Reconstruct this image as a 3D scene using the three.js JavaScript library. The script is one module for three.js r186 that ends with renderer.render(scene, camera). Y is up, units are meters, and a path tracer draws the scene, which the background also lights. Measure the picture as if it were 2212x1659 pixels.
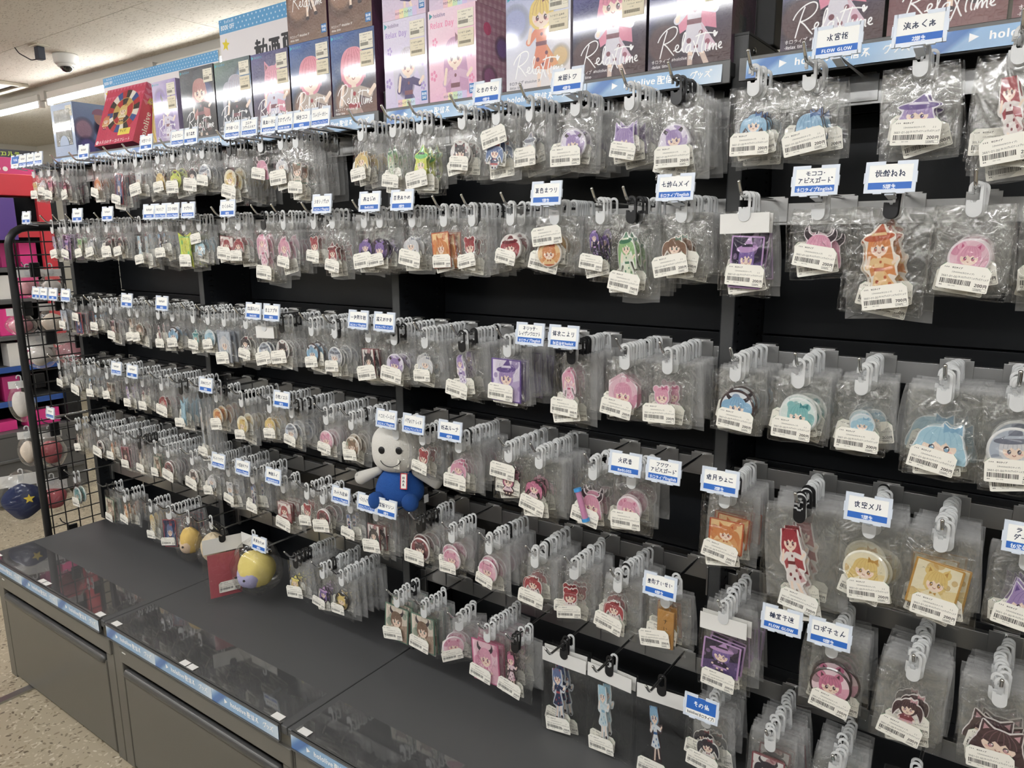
import * as THREE from 'three';
import { mergeGeometries, toCreasedNormals } from 'three/addons/utils/BufferGeometryUtils.js';
import { RoundedBoxGeometry } from 'three/addons/geometries/RoundedBoxGeometry.js';
import { RectAreaLightUniformsLib } from 'three/addons/lights/RectAreaLightUniformsLib.js';

// ---------------------------------------------------------------- camera, light, exposure
const scene = new THREE.Scene();
scene.background = new THREE.Color(0x000000);
const FPX = 1593.64, YAW = 35.5046 * Math.PI / 180, PITCH = -11.3327 * Math.PI / 180, ROLL = -0.4382 * Math.PI / 180;
const camera = new THREE.PerspectiveCamera(2 * Math.atan(829.5 / FPX) * 180 / Math.PI, 2212 / 1659, 0.05, 40);
camera.position.set(0.4956, 1.7, 1.426);
{
  const f = new THREE.Vector3(-Math.sin(YAW) * Math.cos(PITCH), Math.sin(PITCH), -Math.cos(YAW) * Math.cos(PITCH));
  const r = new THREE.Vector3(Math.cos(YAW), 0, -Math.sin(YAW)), u = new THREE.Vector3().crossVectors(r, f);
  const r2 = r.clone().multiplyScalar(Math.cos(ROLL)).addScaledVector(u, Math.sin(ROLL));
  const u2 = u.clone().multiplyScalar(Math.cos(ROLL)).addScaledVector(r, -Math.sin(ROLL));
  camera.quaternion.setFromRotationMatrix(new THREE.Matrix4().makeBasis(r2, u2, f.clone().negate()));
}
const renderer = new THREE.WebGLRenderer({ antialias: true });
renderer.toneMapping = THREE.LinearToneMapping;
renderer.toneMappingExposure = 1.14;
renderer.shadowMap.enabled = true;
RectAreaLightUniformsLib.init();
const LAMP_COLOR = new THREE.Color().setRGB(0.985, 0.99, 1.0);
const LAMP_POWER = 19;            // radiance of the fluorescent tubes' fittings
const CEIL = 2.7;
// rows of tube fittings along the aisles: [x of the middle, z, y]
const LAMPS = [];
for (const x of [-6.3, -4.95, -3.6, -2.25, -0.9, 0.45, 1.8]) { LAMPS.push([x, 1.7, CEIL - 0.075]); LAMPS.push([x, 3.7, CEIL - 0.075]); }
for (const x of [-5.66, -4.33, -3.0, -1.67]) LAMPS.push([x, -0.985, 2.585]);

// ---------------------------------------------------------------- helpers
let seed = 7;
const rnd = () => { seed = (seed + 0x6d2b79f5) | 0; let t = Math.imul(seed ^ (seed >>> 15), 1 | seed); t = (t + Math.imul(t ^ (t >>> 7), 61 | t)) ^ t; return ((t ^ (t >>> 14)) >>> 0) / 4294967296; };
const rr = (a, b) => a + (b - a) * rnd();
const pick = (a) => a[Math.floor(rnd() * a.length)];
const used = new Map();
function numbered(n) { const k = used.get(n) ?? 0; used.set(n, k + 1); return k ? n + '_' + String(k).padStart(3, '0') : n; }
function tag(o, label, category, group, kind) {
  if (label) o.userData.label = label;
  if (category) o.userData.category = category;
  if (group) o.userData.group = group;
  if (kind) o.userData.kind = kind;
  return o;
}
function mesh(name, g, m, parent = scene, pos) {
  const o = new THREE.Mesh(g, m);
  o.name = parent === scene ? numbered(name) : name;
  o.castShadow = o.receiveShadow = true;
  if (pos) o.position.set(...pos);
  parent.add(o);
  return o;
}
function thing(name, label, category, pos = [0, 0, 0], group) {
  const o = new THREE.Group();
  o.name = numbered(name);
  o.position.set(...pos);
  scene.add(o);
  return tag(o, label, category, group);
}
const box = (w, h, d, x = 0, y = 0, z = 0) => new THREE.BoxGeometry(w, h, d).translate(x, y, z);
const rbox = (w, h, d, r, x = 0, y = 0, z = 0) => new RoundedBoxGeometry(w, h, d, 2, r).translate(x, y, z);
const span = (x0, x1, y0, y1, z0, z1) => box(x1 - x0, y1 - y0, z1 - z0, (x0 + x1) / 2, (y0 + y1) / 2, (z0 + z1) / 2);
const rspan = (x0, x1, y0, y1, z0, z1, r) => rbox(x1 - x0, y1 - y0, z1 - z0, r, (x0 + x1) / 2, (y0 + y1) / 2, (z0 + z1) / 2);
const V = (x, y, z) => new THREE.Vector3(x, y, z);
const plain = (g) => { const h = g.index ? g.toNonIndexed() : g.clone(); for (const k of Object.keys(h.attributes)) if (!['position', 'normal', 'uv'].includes(k)) h.deleteAttribute(k); return h; };
const merge = (a) => mergeGeometries(a.map(plain));
function tube(pts, r, seg = 24, rad = 8, smooth = true) {
  const c = smooth ? new THREE.CatmullRomCurve3(pts, false, 'catmullrom', 0.15) : pathOf(pts);
  return new THREE.TubeGeometry(c, seg, r, rad, false);
}
function pathOf(pts) { const p = new THREE.CurvePath(); for (let i = 1; i < pts.length; i++) p.add(new THREE.LineCurve3(pts[i - 1], pts[i])); return p; }
function rod(a, b, r, rad = 8) {
  const d = V().subVectors(b, a), g = new THREE.CylinderGeometry(r, r, d.length(), rad);
  g.applyQuaternion(new THREE.Quaternion().setFromUnitVectors(V(0, 1, 0), d.clone().normalize()));
  return g.translate((a.x + b.x) / 2, (a.y + b.y) / 2, (a.z + b.z) / 2);
}
const WORDS = ['zero', 'one', 'two', 'three', 'four', 'five', 'six', 'seven', 'eight', 'nine', 'ten', 'eleven', 'twelve', 'thirteen', 'fourteen', 'fifteen', 'sixteen'];
const ORD = ['zeroth', 'first', 'second', 'third', 'fourth', 'fifth', 'sixth', 'seventh', 'eighth', 'ninth', 'tenth', 'eleventh', 'twelfth', 'thirteenth', 'fourteenth', 'fifteenth', 'sixteenth'];
// ---------------------------------------------------------------- pen strokes of the Japanese writing (the fonts at hand have none): points on a ten by ten grid, strokes apart by commas
const GLYPH = {
  ア: '11825343,534629', イ: '813616,5459', ウ: '5052,1215,128264 48 39', エ: '2272,5258,1888', オ: '1383,606958,624718', カ: '12828858,42374819', キ: '1372,1685,4059', ク: '3114,3181745839', ケ: '3015,2484,644739',
  コ: '128288,1888', サ: '1383,3036,60644939', シ: '2142,1445,196782', ス: '22724518,5589', セ: '148366,303787', ソ: '1224,81744829', タ: '3014,31716429,3455', チ: '2271,1585,51553919', ツ: '1124,4053,82654839',
  テ: '2171,1484,545729', ト: '3039,3466', ナ: '1383,50553919', ニ: '2272,1787', ネ: '4052,22722717,5559,6576', ノ: '71543819', ハ: '3217,5287', ヒ: '202888,2583', フ: '1282644829', ヘ: '153388', ホ: '1383,505948,3527,6587',
  マ: '12825635,3568', ミ: '2163,2565,1979', ム: '401787,6489', メ: '715519,2278', モ: '2272,1585,424888', ラ: '2272,14846629', リ: '2126,71765839', ル: '303619,606886', レ: '202985', ロ: '1282881812', ワ: '1512826548 29', ン: '1233,188682',
  ヤ: '1375 65,3149', ユ: '227267,1787', ー: '1585', 'あ': '1373,4148,6426191646668759', 'い': '222638,7385', 'う': '3151,135484864 9', 'お': '1353,313818266385 68,7183', 'か': '13636748,4118,7285', 'き': '2272,1474,4167,36394978', 'く': '702579', 'こ': '2272,162888',
  'さ': '1373,4167,36385979', 'し': '30385885', 'す': '1282,505644545539', 'せ': '1383,606657,31375878', 'そ': '31712484555779', 'た': '1353,3018,5484,575888', 'ち': '1262,41265484866839', 'つ': '1362838558', 'て': '2181445679', 'で': '1282455679', 'と': '3034,7245164888', 'に': '2129,4373,475888',
  'ね': '2029,123218275463748678576889', 'の': '5237181532628386 69', 'は': '2129,4383,717848476789', 'ま': '2272,2474,505838274788', 'み': '21512815558 8,7479', 'め': '2336,6237181533738668', 'ゆ': '212733628467 37,505939', 'よ': '505828375788,5373', 'ら': '4152,23262754848759 29', 'り': '3135,717468 49',
  'ろ': '21711764857849', 'わ': '2029,1232175473865 9', 'ん': '501936566886', 'や': '14538587,3149',
  水: '505948,143518,825489', 宮: '5051,13118183,3363653533,2676792926', 枢: '2029,0343,2417,5181,515989,5387,8357', 湊: '1021,0315,0927,3282,3484,2686,504639,5699', 期: '1017,4047,0252,1444,0757,1809,3849,616859,619189,6383,6585', 生: '3014,2383,5059,2585,1989',
  常: '5052,2132,8172,14138384,3464663634,19178789,5659', 闇: '1019,10404313,9099,90606393,3474,2676,3777793937', 桃: '2029,0343,2417,50573 9,707898,4355,9375', 鈴: '3004,3053,1343,0545,3038,0858,7054,7094,6474,568668,7779', 七: '1574,40488887', 詩: '2131,0343,1434,1636,18383919,6064,5282,4494,4696,767969',
  夏: '1181,3373763633,3474,5132,47186839,4589', 色: '3014,316152,22727525,22298986,5255', 百: '1181,5133,2373792923,2676', 鬼: '5041,2171752521,5155,2373,4619,555989,7586', 轟: '2181,5054,3272743432,0545,2529,1747,5595,7579,6797', 博: '2029,0444,6066,3191,4383864643,3797,767969,5758',
  衣: '5052,1282,523617,343958,5489,7365', 秘: '3011,2029,0343,2417,8149,54588886,6264,9496', 密: '5051,13118183,2435,7244,343666,5659,17198987', 結: '20132305,2528,0618,3738,6064,4393,5585,5676795956', 社: '2021,024206,2429,3446,7079,5393,4999', 姫: '201639,0343,3319,515999,5191,54848656',
  森: '5054,2181,5133,5173,2529,0646,2618,2648,7579,5696,7658,7698', 火: '505519,5589,2325,8365', 威: '1181,121619,50569997,8255,2444,342749,7081', 青: '2171,2373,1484,5054,363979,3676 79,3878', 癒: '5052,2282,2219,0315,5344,5384,4464,353955,7578,4989', 月: '202719,207079,2373,2575', 夜: '5051,1282,3214,2529,5245,537439,5689',
  空: '5051,13118183,3315,5385,2575,5559,1989', 星: '2272742422,2373,3516,2585,3777,5459,1989', 街: '2003,2305,1419,3153,4045,3353,3757,4659,6292,6595,858979', 輪: '2029,0242,1343461613,0747,7053,7095,6383,5459,549499,6469,7479,5696', 堂: '5051,2132,8171,13128283,3363653533,5659,2777,1989', 千: '7121,1484,5159',
  速: '1022,041417,074999,3292,6077,4484864644,6546,6586', 子: '217154,545948,1585', 他: '3014,2329,368486,6067,42489896', 宝: '5051,13118183,2373,2676,1989,5359,6778', 鐘: '2004,2043,1333,0545,2528,0949,5191,4494,5585875755,7579,4999', 九: '404519,1373789896', 十: '1585,5059', 佐: '3014,2329,4292,605439,5585,7579,4999',
  命: '5014,5094,3464,2545482825,558588,5559', 猫: '3012,21462918,3317,4292,6063,8083,5585895955,5787,7579', 又: '21716419,2489', 一: '1585', 伊: '3014,2329,42727646,4494,615639', 那: '104049,0242,0545,202709,5199,5191738577', 尓: '3014,217282,515948,3427,6587', 栖: '2029,0343,2417,3191,4393994943,5356,7376',
  鷹: '5051,1282,1218,2324,4383,4585,3494,368689,3949', 嶺: '5053,2023,8083,2383,1545,3018,0749,5494,6585895955,5787', 小: '505948,3326,7386', 鳥: '5041,21272787,217174,2474,2272,278978,3839,5859', 遊: '1022,041417,074999,4147,3353,445648,6191,5484,7546,6596', 白: '5032,2272792922,2575', 上: '4049,4474,1989', 銀: '3004,3053,1343,0545,3038,0858,61919464,616979,6799',
  不: '1181,613619,5459,6487', 知: '3012,2253,0454,243509,3658,6393976763', 風: '201918,20707899,3262,3464663634,5059,3878', 亭: '5051,1181,3363653533,16178787,5859', 桐: '2029,0343,2417,5059,509099,6383,6585876765', 真: '2272,5053,3373773733,3575,1888,3719,6789', 配: '0050,1252591912,2025,4045,1656,619194,649464,646999', 信: '3014,2329,6071,4292,4484,4686,4787894947',
  系: '7121,5133622565,5559,3618,6688', 動: '1141,0353,1444471714,1545,2029,0959,5393988 8,706549', 画: '1181,5157,3272773732,14198984,3474', 円: '1119,11818979,5155,1585', 角: '3013,306042,221719,227279,2474,2676', 巻: '3031,7061,2272,1484,502719,5588,37675747', 儒: '3014,2329,4191,5055,43424393,4797,4649,8689', 烏: '5041,212787,217174,2474,27898978,3839,5859',
  出: '5059,2224 74 72,16198986', 品: '3161643431,1545482815,5585886555', 中: '12828616 12,5059', 空2: '', 大: '1484,505419,5489', 音: '5051,2171,3143,6153,1484,3676793936,3777', 奏: '2171,1282,1383,5019,5489,3666,5559', 々: '3014,317119,4668',
};
const VOICED = { ガ: 'カ', ギ: 'キ', グ: 'ク', ゲ: 'ケ', ゴ: 'コ', ザ: 'サ', ジ: 'シ', ズ: 'ス', ダ: 'タ', デ: 'テ', ド: 'ト', バ: 'ハ', ビ: 'ヒ', ブ: 'フ', ベ: 'ヘ', ボ: 'ホ', ヴ: 'ウ', ぐ: 'く', じ: 'し' }, POPPED = { パ: 'ハ', プ: 'フ', ポ: 'ホ', ピ: 'ヒ' };
const SMALL = { ァ: 'ア', ィ: 'イ', ェ: 'エ', ォ: 'オ', ッ: 'ツ', ャ: 'ヤ', ュ: 'ユ', ょ: 'よ', ゃ: 'や' };
function glyphWidth(ch, s) { return ch === ' ' ? s * 0.4 : ch === '　' ? s * 0.8 : ch === '・' || ch === '·' ? s * 0.5 : ch.charCodeAt(0) < 256 ? -1 : SMALL[ch] ? s * 0.78 : s; }
// draws a line of mixed Latin and Japanese writing; x is its left end, y its middle
function write(c, text, x, y, s, { weight = 0.11, bold = true, font = 'sans-serif', centre = false, squeeze = 0 } = {}) {
  c.font = (bold ? 'bold ' : '') + s * 0.98 + 'px ' + font;
  c.textBaseline = 'middle'; c.textAlign = 'left';
  const widths = [...text].map((ch) => { const w = glyphWidth(ch, s); return w < 0 ? c.measureText(ch).width : w; });
  const total = widths.reduce((a, b) => a + b, 0), k = squeeze && total > squeeze ? squeeze / total : 1;
  c.save();
  c.translate(centre ? x - total * k / 2 : x, y);
  c.scale(k, 1);
  let at = 0;
  [...text].forEach((ch, i) => {
    if (ch === '・' || ch === '·') { c.beginPath(); c.arc(at + widths[i] / 2, 0, s * 0.09, 0, 7); c.fill(); }
    else if (ch.charCodeAt(0) < 256) c.fillText(ch, at, 0);
    else if (ch.trim()) {
      const base = SMALL[ch] ?? VOICED[ch] ?? POPPED[ch] ?? ch, z = SMALL[ch] ? 0.72 : 0.92, top = SMALL[ch] ? s * (0.46 - 0.72) : -s * 0.46;
      c.lineWidth = s * weight; c.lineCap = 'round'; c.lineJoin = 'round'; c.strokeStyle = c.fillStyle;
      for (const st of (GLYPH[base] ?? '1282881812,1585,5258').split(',')) {
        const d = st.replace(/ /g, '');
        c.beginPath();
        for (let j = 0; j + 1 < d.length; j += 2) c.lineTo(at + s * z * (0.04 + d[j] * 0.103), top + s * z * (0.02 + d[j + 1] * 0.105));
        c.stroke();
      }
      if (VOICED[ch]) for (const o of [0.76, 0.9]) { c.beginPath(); c.moveTo(at + s * o, -s * 0.48); c.lineTo(at + s * (o + 0.07), -s * 0.36); c.stroke(); }
      if (POPPED[ch]) { c.beginPath(); c.arc(at + s * 0.88, -s * 0.4, s * 0.08, 0, 7); c.stroke(); }
    }
    at += widths[i];
  });
  c.restore();
}
// ---------------------------------------------------------------- computed textures
function canvasTex(w, h, draw, { srgb = true, repeat } = {}) {
  const cv = document.createElement('canvas');
  cv.width = w; cv.height = h;
  const c = cv.getContext('2d');
  draw(c, w, h);
  const t = new THREE.CanvasTexture(cv);
  if (srgb) t.colorSpace = THREE.SRGBColorSpace;
  if (repeat) { t.wrapS = t.wrapT = THREE.RepeatWrapping; t.repeat.set(...repeat); }
  return t;
}
// tiling value noise
function noiseGrid(n, s) { const a = new Float32Array(n * n); let q = s; for (let i = 0; i < n * n; i++) { q = (Math.imul(q, 1664525) + 1013904223) | 0; a[i] = ((q >>> 8) & 0xffff) / 65535; } return a; }
function tileNoise(n, s) {
  const a = noiseGrid(n, s), sm = (t) => t * t * (3 - 2 * t);
  return (u, v) => {
    const x = ((u % 1) + 1) % 1 * n, y = ((v % 1) + 1) % 1 * n, x0 = Math.floor(x) % n, y0 = Math.floor(y) % n, x1 = (x0 + 1) % n, y1 = (y0 + 1) % n, fx = sm(x - Math.floor(x)), fy = sm(y - Math.floor(y));
    return (a[y0 * n + x0] * (1 - fx) + a[y0 * n + x1] * fx) * (1 - fy) + (a[y1 * n + x0] * (1 - fx) + a[y1 * n + x1] * fx) * fy;
  };
}
function dataTex(n, f, srgb, repeat) {
  const d = new Uint8Array(n * n * 4);
  for (let y = 0; y < n; y++) for (let x = 0; x < n; x++) {
    const p = f(x / n, y / n), o = (y * n + x) * 4;
    if (typeof p === 'number') d[o] = d[o + 1] = d[o + 2] = Math.max(0, Math.min(255, p * 255));
    else for (let k = 0; k < 3; k++) d[o + k] = Math.max(0, Math.min(255, p[k]));
    d[o + 3] = 255;
  }
  const t = new THREE.DataTexture(d, n, n);
  t.magFilter = THREE.LinearFilter; t.minFilter = THREE.LinearFilter; t.wrapS = t.wrapT = THREE.RepeatWrapping;
  if (srgb) t.colorSpace = THREE.SRGBColorSpace;
  if (repeat) t.repeat.set(...repeat);
  t.needsUpdate = true;
  return t;
}
// crumpled clear film: sharp folds where the fields cross their mid value
const fA = tileNoise(5, 11), fB = tileNoise(9, 23), fC = tileNoise(17, 31), fD = tileNoise(40, 47);
let FILM_RANGE = 1;
const fold = new Float32Array(512 * 512);
const FILM_BUMP = (() => {
  const n = 512, h = new Float32Array(n * n);
  let q = 77; const R = () => { q = (Math.imul(q, 1664525) + 1013904223) | 0; return (q >>> 8) / 16777216; };
  for (let y = 0; y < n; y++) for (let x = 0; x < n; x++) h[y * n + x] = 30 * Math.abs(fA(x / n, y / n) - 0.5) + 9 * Math.abs(fB(x / n, y / n) - 0.5) + 2.5 * fC(x / n, y / n);
  for (let k = 0; k < 150; k++) {            // folds: long narrow ridges, some of them fanning out
    const x0 = R() * n, y0 = R() * n, a = R() * 6.283, len = 30 + R() * R() * 230, w = 3 + R() * 7, up = (R() < 0.5 ? -1 : 1) * w * (0.25 + R() * 0.75), bend = (R() - 0.5) * 0.006;
    for (let t = 0; t < len; t += 0.7) {
      const b = a + bend * t, px = x0 + Math.cos(b) * t, py = y0 + Math.sin(b) * t, fade = Math.min(1, Math.min(t, len - t) / 14), r = Math.ceil(w);
      const nx = -Math.sin(b), ny = Math.cos(b);
      for (let d = -r; d <= r; d += 0.7) { const v = up * fade * (1 - Math.abs(d) / w); if (Math.abs(d) > w) continue; const ix = ((Math.round(px + nx * d) % n) + n) % n, iy = ((Math.round(py + ny * d) % n) + n) % n, o = iy * n + ix; if (Math.abs(v) > Math.abs(fold[o])) fold[o] = v; }
    }
  }
  let lo = 1e9, hi = -1e9; for (let o = 0; o < n * n; o++) { h[o] += fold[o]; lo = Math.min(lo, h[o]); hi = Math.max(hi, h[o]); }
  FILM_RANGE = hi - lo;
  const d = new Float32Array(n * n * 4); for (let o = 0; o < n * n; o++) { d[o * 4] = d[o * 4 + 1] = d[o * 4 + 2] = (h[o] - lo) / (hi - lo); d[o * 4 + 3] = 1; }
  const t = new THREE.DataTexture(d, n, n, THREE.RGBAFormat, THREE.FloatType); t.magFilter = t.minFilter = THREE.LinearFilter; t.wrapS = t.wrapT = THREE.RepeatWrapping; t.needsUpdate = true;
  return t;
})();
const sA = tileNoise(6, 3), sB = tileNoise(24, 5), sC = tileNoise(96, 9), sD = tileNoise(200, 13);
const GRAIN = dataTex(256, (u, v) => 0.25 * sA(u, v) + 0.3 * sB(u, v) + 0.45 * tileNoise128(u, v), false);
function tileNoise128(u, v) { return sC(u * 1.3, v * 1.3) * 0.5 + sC(v, u) * 0.5; }
// a faintly wavy sheet of clear wrap over the cartons
const WRAP_BUMP = dataTex(256, (u, v) => 0.6 * sA(u, v) + 0.25 * sB(u, v) + 0.15 * Math.pow(1 - Math.abs(sB(v, u) * 2 - 1), 6), false);
// speckled vinyl floor tile
const FLOOR_TEX = canvasTex(1024, 1024, (c, w) => {
  c.fillStyle = '#b5aa93'; c.fillRect(0, 0, w, w);
  const cols = ['#c6bca6', '#cfc6b2', '#a3967d', '#8f826c', '#bcb19a', '#7d725f', '#d6cebd'];
  for (let i = 0; i < 5200; i++) {
    const x = rr(0, w), y = rr(0, w), s = rr(2, 9), a = rr(0, 3.14);
    c.fillStyle = i % 19 === 0 ? '#6e6353' : cols[Math.floor(rnd() * cols.length)];
    for (const dx of [0, -w, w]) for (const dy of [0, -w, w]) {
      if (x + dx < -12 || x + dx > w + 12 || y + dy < -12 || y + dy > w + 12) continue;
      c.save(); c.translate(x + dx, y + dy); c.rotate(a); c.beginPath(); c.ellipse(0, 0, s, s * 0.45, 0, 0, 7); c.fill(); c.restore();
    }
  }
});
FLOOR_TEX.wrapS = FLOOR_TEX.wrapT = THREE.RepeatWrapping;
// rock wool ceiling board with worm holes
const CEIL_TEX = canvasTex(1024, 1024, (c, w) => {
  c.fillStyle = '#d6cfc1'; c.fillRect(0, 0, w, w);
  for (let i = 0; i < 5200; i++) {
    const x = rr(0, w), y = rr(0, w), l = rr(3, 15), a = rr(-0.25, 0.25);
    c.strokeStyle = i % 4 ? 'rgba(160,150,132,0.55)' : 'rgba(120,110,95,0.6)'; c.lineWidth = rr(1, 2.6); c.lineCap = 'round';
    c.beginPath(); c.moveTo(x, y); c.quadraticCurveTo(x + l / 2, y + rr(-3, 3), x + l * Math.cos(a), y + l * Math.sin(a)); c.stroke();
  }
});
CEIL_TEX.wrapS = CEIL_TEX.wrapT = THREE.RepeatWrapping;
// blue price-rail strip
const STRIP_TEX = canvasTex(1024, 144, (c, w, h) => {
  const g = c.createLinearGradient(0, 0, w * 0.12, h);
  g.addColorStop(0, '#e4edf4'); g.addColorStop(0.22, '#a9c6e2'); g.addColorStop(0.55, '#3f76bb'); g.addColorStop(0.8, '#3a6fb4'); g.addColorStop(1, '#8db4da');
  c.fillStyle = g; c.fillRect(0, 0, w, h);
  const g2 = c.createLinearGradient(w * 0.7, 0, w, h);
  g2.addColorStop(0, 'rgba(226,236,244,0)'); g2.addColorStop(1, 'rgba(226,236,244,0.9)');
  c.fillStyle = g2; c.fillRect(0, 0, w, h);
  c.fillStyle = '#fff';
  c.beginPath(); c.moveTo(208, 46); c.lineTo(208, 98); c.lineTo(256, 72); c.closePath(); c.fill();
  write(c, 'hololive', 300, 73, 66, {});
  write(c, '·', 528, 73, 60, {});
  write(c, '配信系', 560, 73, 62, { weight: 0.115 });
  write(c, 'グッズ', 800, 73, 56, { weight: 0.125 });
});
// price labels, four prices
const PRICES = ['200', '700', '900', '1,200'];
const LABEL_TEX = canvasTex(1024, 576, (c) => {
  PRICES.forEach((p, i) => {
    c.save(); c.translate((i % 2) * 512, Math.floor(i / 2) * 288);
    c.fillStyle = '#f1eee4'; c.fillRect(0, 0, 512, 288);
    c.fillStyle = '#2f7d46';
    for (const [x, y, a, b] of [[0, 0, 1, 1], [512, 0, -1, 1]]) { c.beginPath(); c.moveTo(x, y + b * 54); c.lineTo(x + a * 54, y); c.lineTo(x + a * 46, y); c.lineTo(x, y + b * 46); c.fill(); }
    c.fillStyle = '#24221f';
    write(c, '3 8 8', 42, 44, 20); write(c, 'ホロライブ', 118, 44, 21, { weight: 0.14 });
    write(c, '[-]hololive(ホロライブ)', 128, 92, 22, { bold: false, weight: 0.08 }); write(c, '2 2', 424, 96, 22, { bold: false });
    write(c, '3661-01-00', 30, 146, 33, { bold: false });
    write(c, '[BL-DL]グッズ/アニメグッズ/アニメグ', 200, 138, 24, { bold: false, weight: 0.09, squeeze: 296 });
    let x = 30, k = 5;
    while (x < 330) { k = (k * 7 + 3) % 23; const w = 2 + (k % 4) * 1.9; c.fillRect(x, 172, w, 56); x += w + 2 + ((k * 5) % 3) * 1.8; }
    write(c, '3661 0100', 120, 246, 15, { bold: false });
    write(c, '商品', 30, 248, 16, { weight: 0.12 });
    c.font = 'bold 50px sans-serif'; const pw = c.measureText(p).width;
    write(c, p, 456 - pw, 208, 50, {}); write(c, '円', 458, 210, 42, { weight: 0.13 });
    c.strokeStyle = '#24221f'; c.lineWidth = 2; c.strokeRect(372, 240, 124, 30); write(c, '(' + String(Math.round(parseInt(p.replace(',', ''), 10) * 1.1)) + '円)', 378, 255, 24, { weight: 0.1 });
    c.restore();
  });
});
// beige stickers on the cartons
const STICKER_TEX = canvasTex(256, 208, (c, w, h) => {
  c.fillStyle = '#e9dfc6'; c.fillRect(0, 0, w, h);
  c.fillStyle = '#4a4436'; write(c, 'ヤフオク! 出品中', 18, 44, 26, { weight: 0.1, bold: false, squeeze: 190 });
  write(c, 'ハンドメイド  ホロライブ', 60, 84, 15, { bold: false }); write(c, '2. 200', 92, 112, 15, { bold: false });
  let x = 22, k = 3; while (x < 210) { k = (k * 7 + 5) % 19; const bw = 1.5 + (k % 4) * 1.4; c.fillRect(x, 140, bw, 34); x += bw + 2 + (k % 3); }
});
const STICKER2_TEX = canvasTex(256, 208, (c, w, h) => {
  c.fillStyle = '#efe9d8'; c.fillRect(0, 0, w, h);
  c.fillStyle = '#3a3630'; write(c, '3 6 1  ホロライブ  グッズ', 14, 28, 17, { bold: false, squeeze: 220 }); write(c, 'フィギュア', 70, 62, 16, { bold: false }); write(c, '3861-24-00', 14, 104, 24, { bold: false });
  write(c, '900円', 176, 106, 26, { squeeze: 74 });
  let x = 16, k = 3; while (x < 170) { k = (k * 7 + 5) % 19; const bw = 1.5 + (k % 4) * 1.4; c.fillRect(x, 124, bw, 44); x += bw + 2 + (k % 3); }
  c.strokeStyle = '#3a3630'; c.strokeRect(186, 136, 60, 26);
});
// ---- name cards
const CARDS = new Map();
const CARD_TEX_CV = document.createElement('canvas');
CARD_TEX_CV.width = 2048; CARD_TEX_CV.height = 1440;
function cardCell(text) {
  if (CARDS.has(text)) return CARDS.get(text);
  const i = CARDS.size, c = CARD_TEX_CV.getContext('2d'), [name, sub] = text.split('|');
  if (i >= 72) throw new Error('too many cards');
  CARDS.set(text, i);
  c.save(); c.translate((i % 8) * 256, Math.floor(i / 8) * 160);
  const other = name === 'その他';
  c.fillStyle = other ? '#2a66bb' : '#f6f6f2'; c.fillRect(0, 0, 256, 160);
  c.fillStyle = other ? '#f6f6f2' : '#2c67bd'; c.fillRect(0, 112, 256, 48);
  c.fillStyle = other ? '#ffffff' : '#1f2a44';
  const lines = name.split('/');
  if (name === '~') { for (let k = 0; k < 9; k++) { c.fillRect(62 + k * 15, 42 + (k * 7) % 9, 8, 22); } }
  else if (lines.length === 2) { write(c, lines[0], 128, 34, 36, { centre: true, weight: 0.12, squeeze: 220 }); write(c, lines[1], 128, 80, 36, { centre: true, weight: 0.12, squeeze: 226 }); }
  else write(c, name, 128, 58, other ? 46 : 44, { centre: true, weight: 0.115, squeeze: 222 });
  c.fillStyle = other ? '#20242c' : '#fff';
  if (sub) write(c, sub, 128, 137, 30, { centre: true, weight: 0.12, squeeze: 226 });
  c.restore();
  return i;
}
// ---------------------------------------------------------------- charms: outlines and printed faces (plain stand-ins: coloured hair, clothes, no known figure)
const PAL = {   // hair, clothes, second colour, outline
  b: ['#8dbde0', '#e9eef4', '#3f6aa8', '#4b3a3c'], bl: ['#a9d4e8', '#d6e8ef', '#86b7d8', '#e8eef2'], n: ['#5b78b0', '#24345e', '#c24a52', '#d8dee8'], l: ['#a98cc8', '#e6dcf0', '#6a4f9a', '#efeaf4'], dl: ['#7d5fae', '#2e2542', '#c79ad6', '#33283e'],
  p: ['#eaa3bd', '#f0c4d2', '#c95b85', '#f3e6ea'], dp: ['#d9759b', '#f1d3dc', '#5a3340', '#3a2428'], r: ['#b23a44', '#f0e6e2', '#7e1f2b', '#f2ece8'], y: ['#e9c874', '#f2e6c2', '#c58f3b', '#f1ead6'], yk: ['#e6c56c', '#26231f', '#e7d84a', '#2a2622'], k: ['#33303a', '#e8e3e0', '#8c3b44', '#efece8'],
  w: ['#dcdcdf', '#b9c3d2', '#7a7f8f', '#efefef'], g: ['#8fc07a', '#e6edd2', '#3f7f5a', '#eef0e6'], o: ['#e08a4a', '#f2c98c', '#c4552f', '#f3e8da'], t: ['#86c8c8', '#dfeeea', '#3d8f96', '#eef3f2'], br: ['#8a6550', '#e4d5c4', '#5b7f6a', '#efe8e0'], dk: ['#4a2f36', '#8f3b48', '#d8a0a8', '#efe6e4'], f: ['#d9e24a', '#33313a', '#6bd06a', '#e6ee6a'],
};
for (const k of Object.keys(PAL)) PAL[k] = PAL[k].map((h) => { const v = [1, 3, 5].map((i) => parseInt(h.slice(i, i + 2), 16)), g = 0.3 * v[0] + 0.59 * v[1] + 0.11 * v[2]; return 'rgb(' + v.map((x) => Math.round((x * 0.84 + g * 0.16) * 0.96)).join(',') + ')'; });  // greyed and dimmed: the haze of the bag film put into the print colours
const SKIN = '#f2dccb';
const disc = (c, x, y, rx, ry = rx) => { c.beginPath(); c.ellipse(x, y, rx, ry, 0, 0, 7); c.fill(); };
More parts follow.
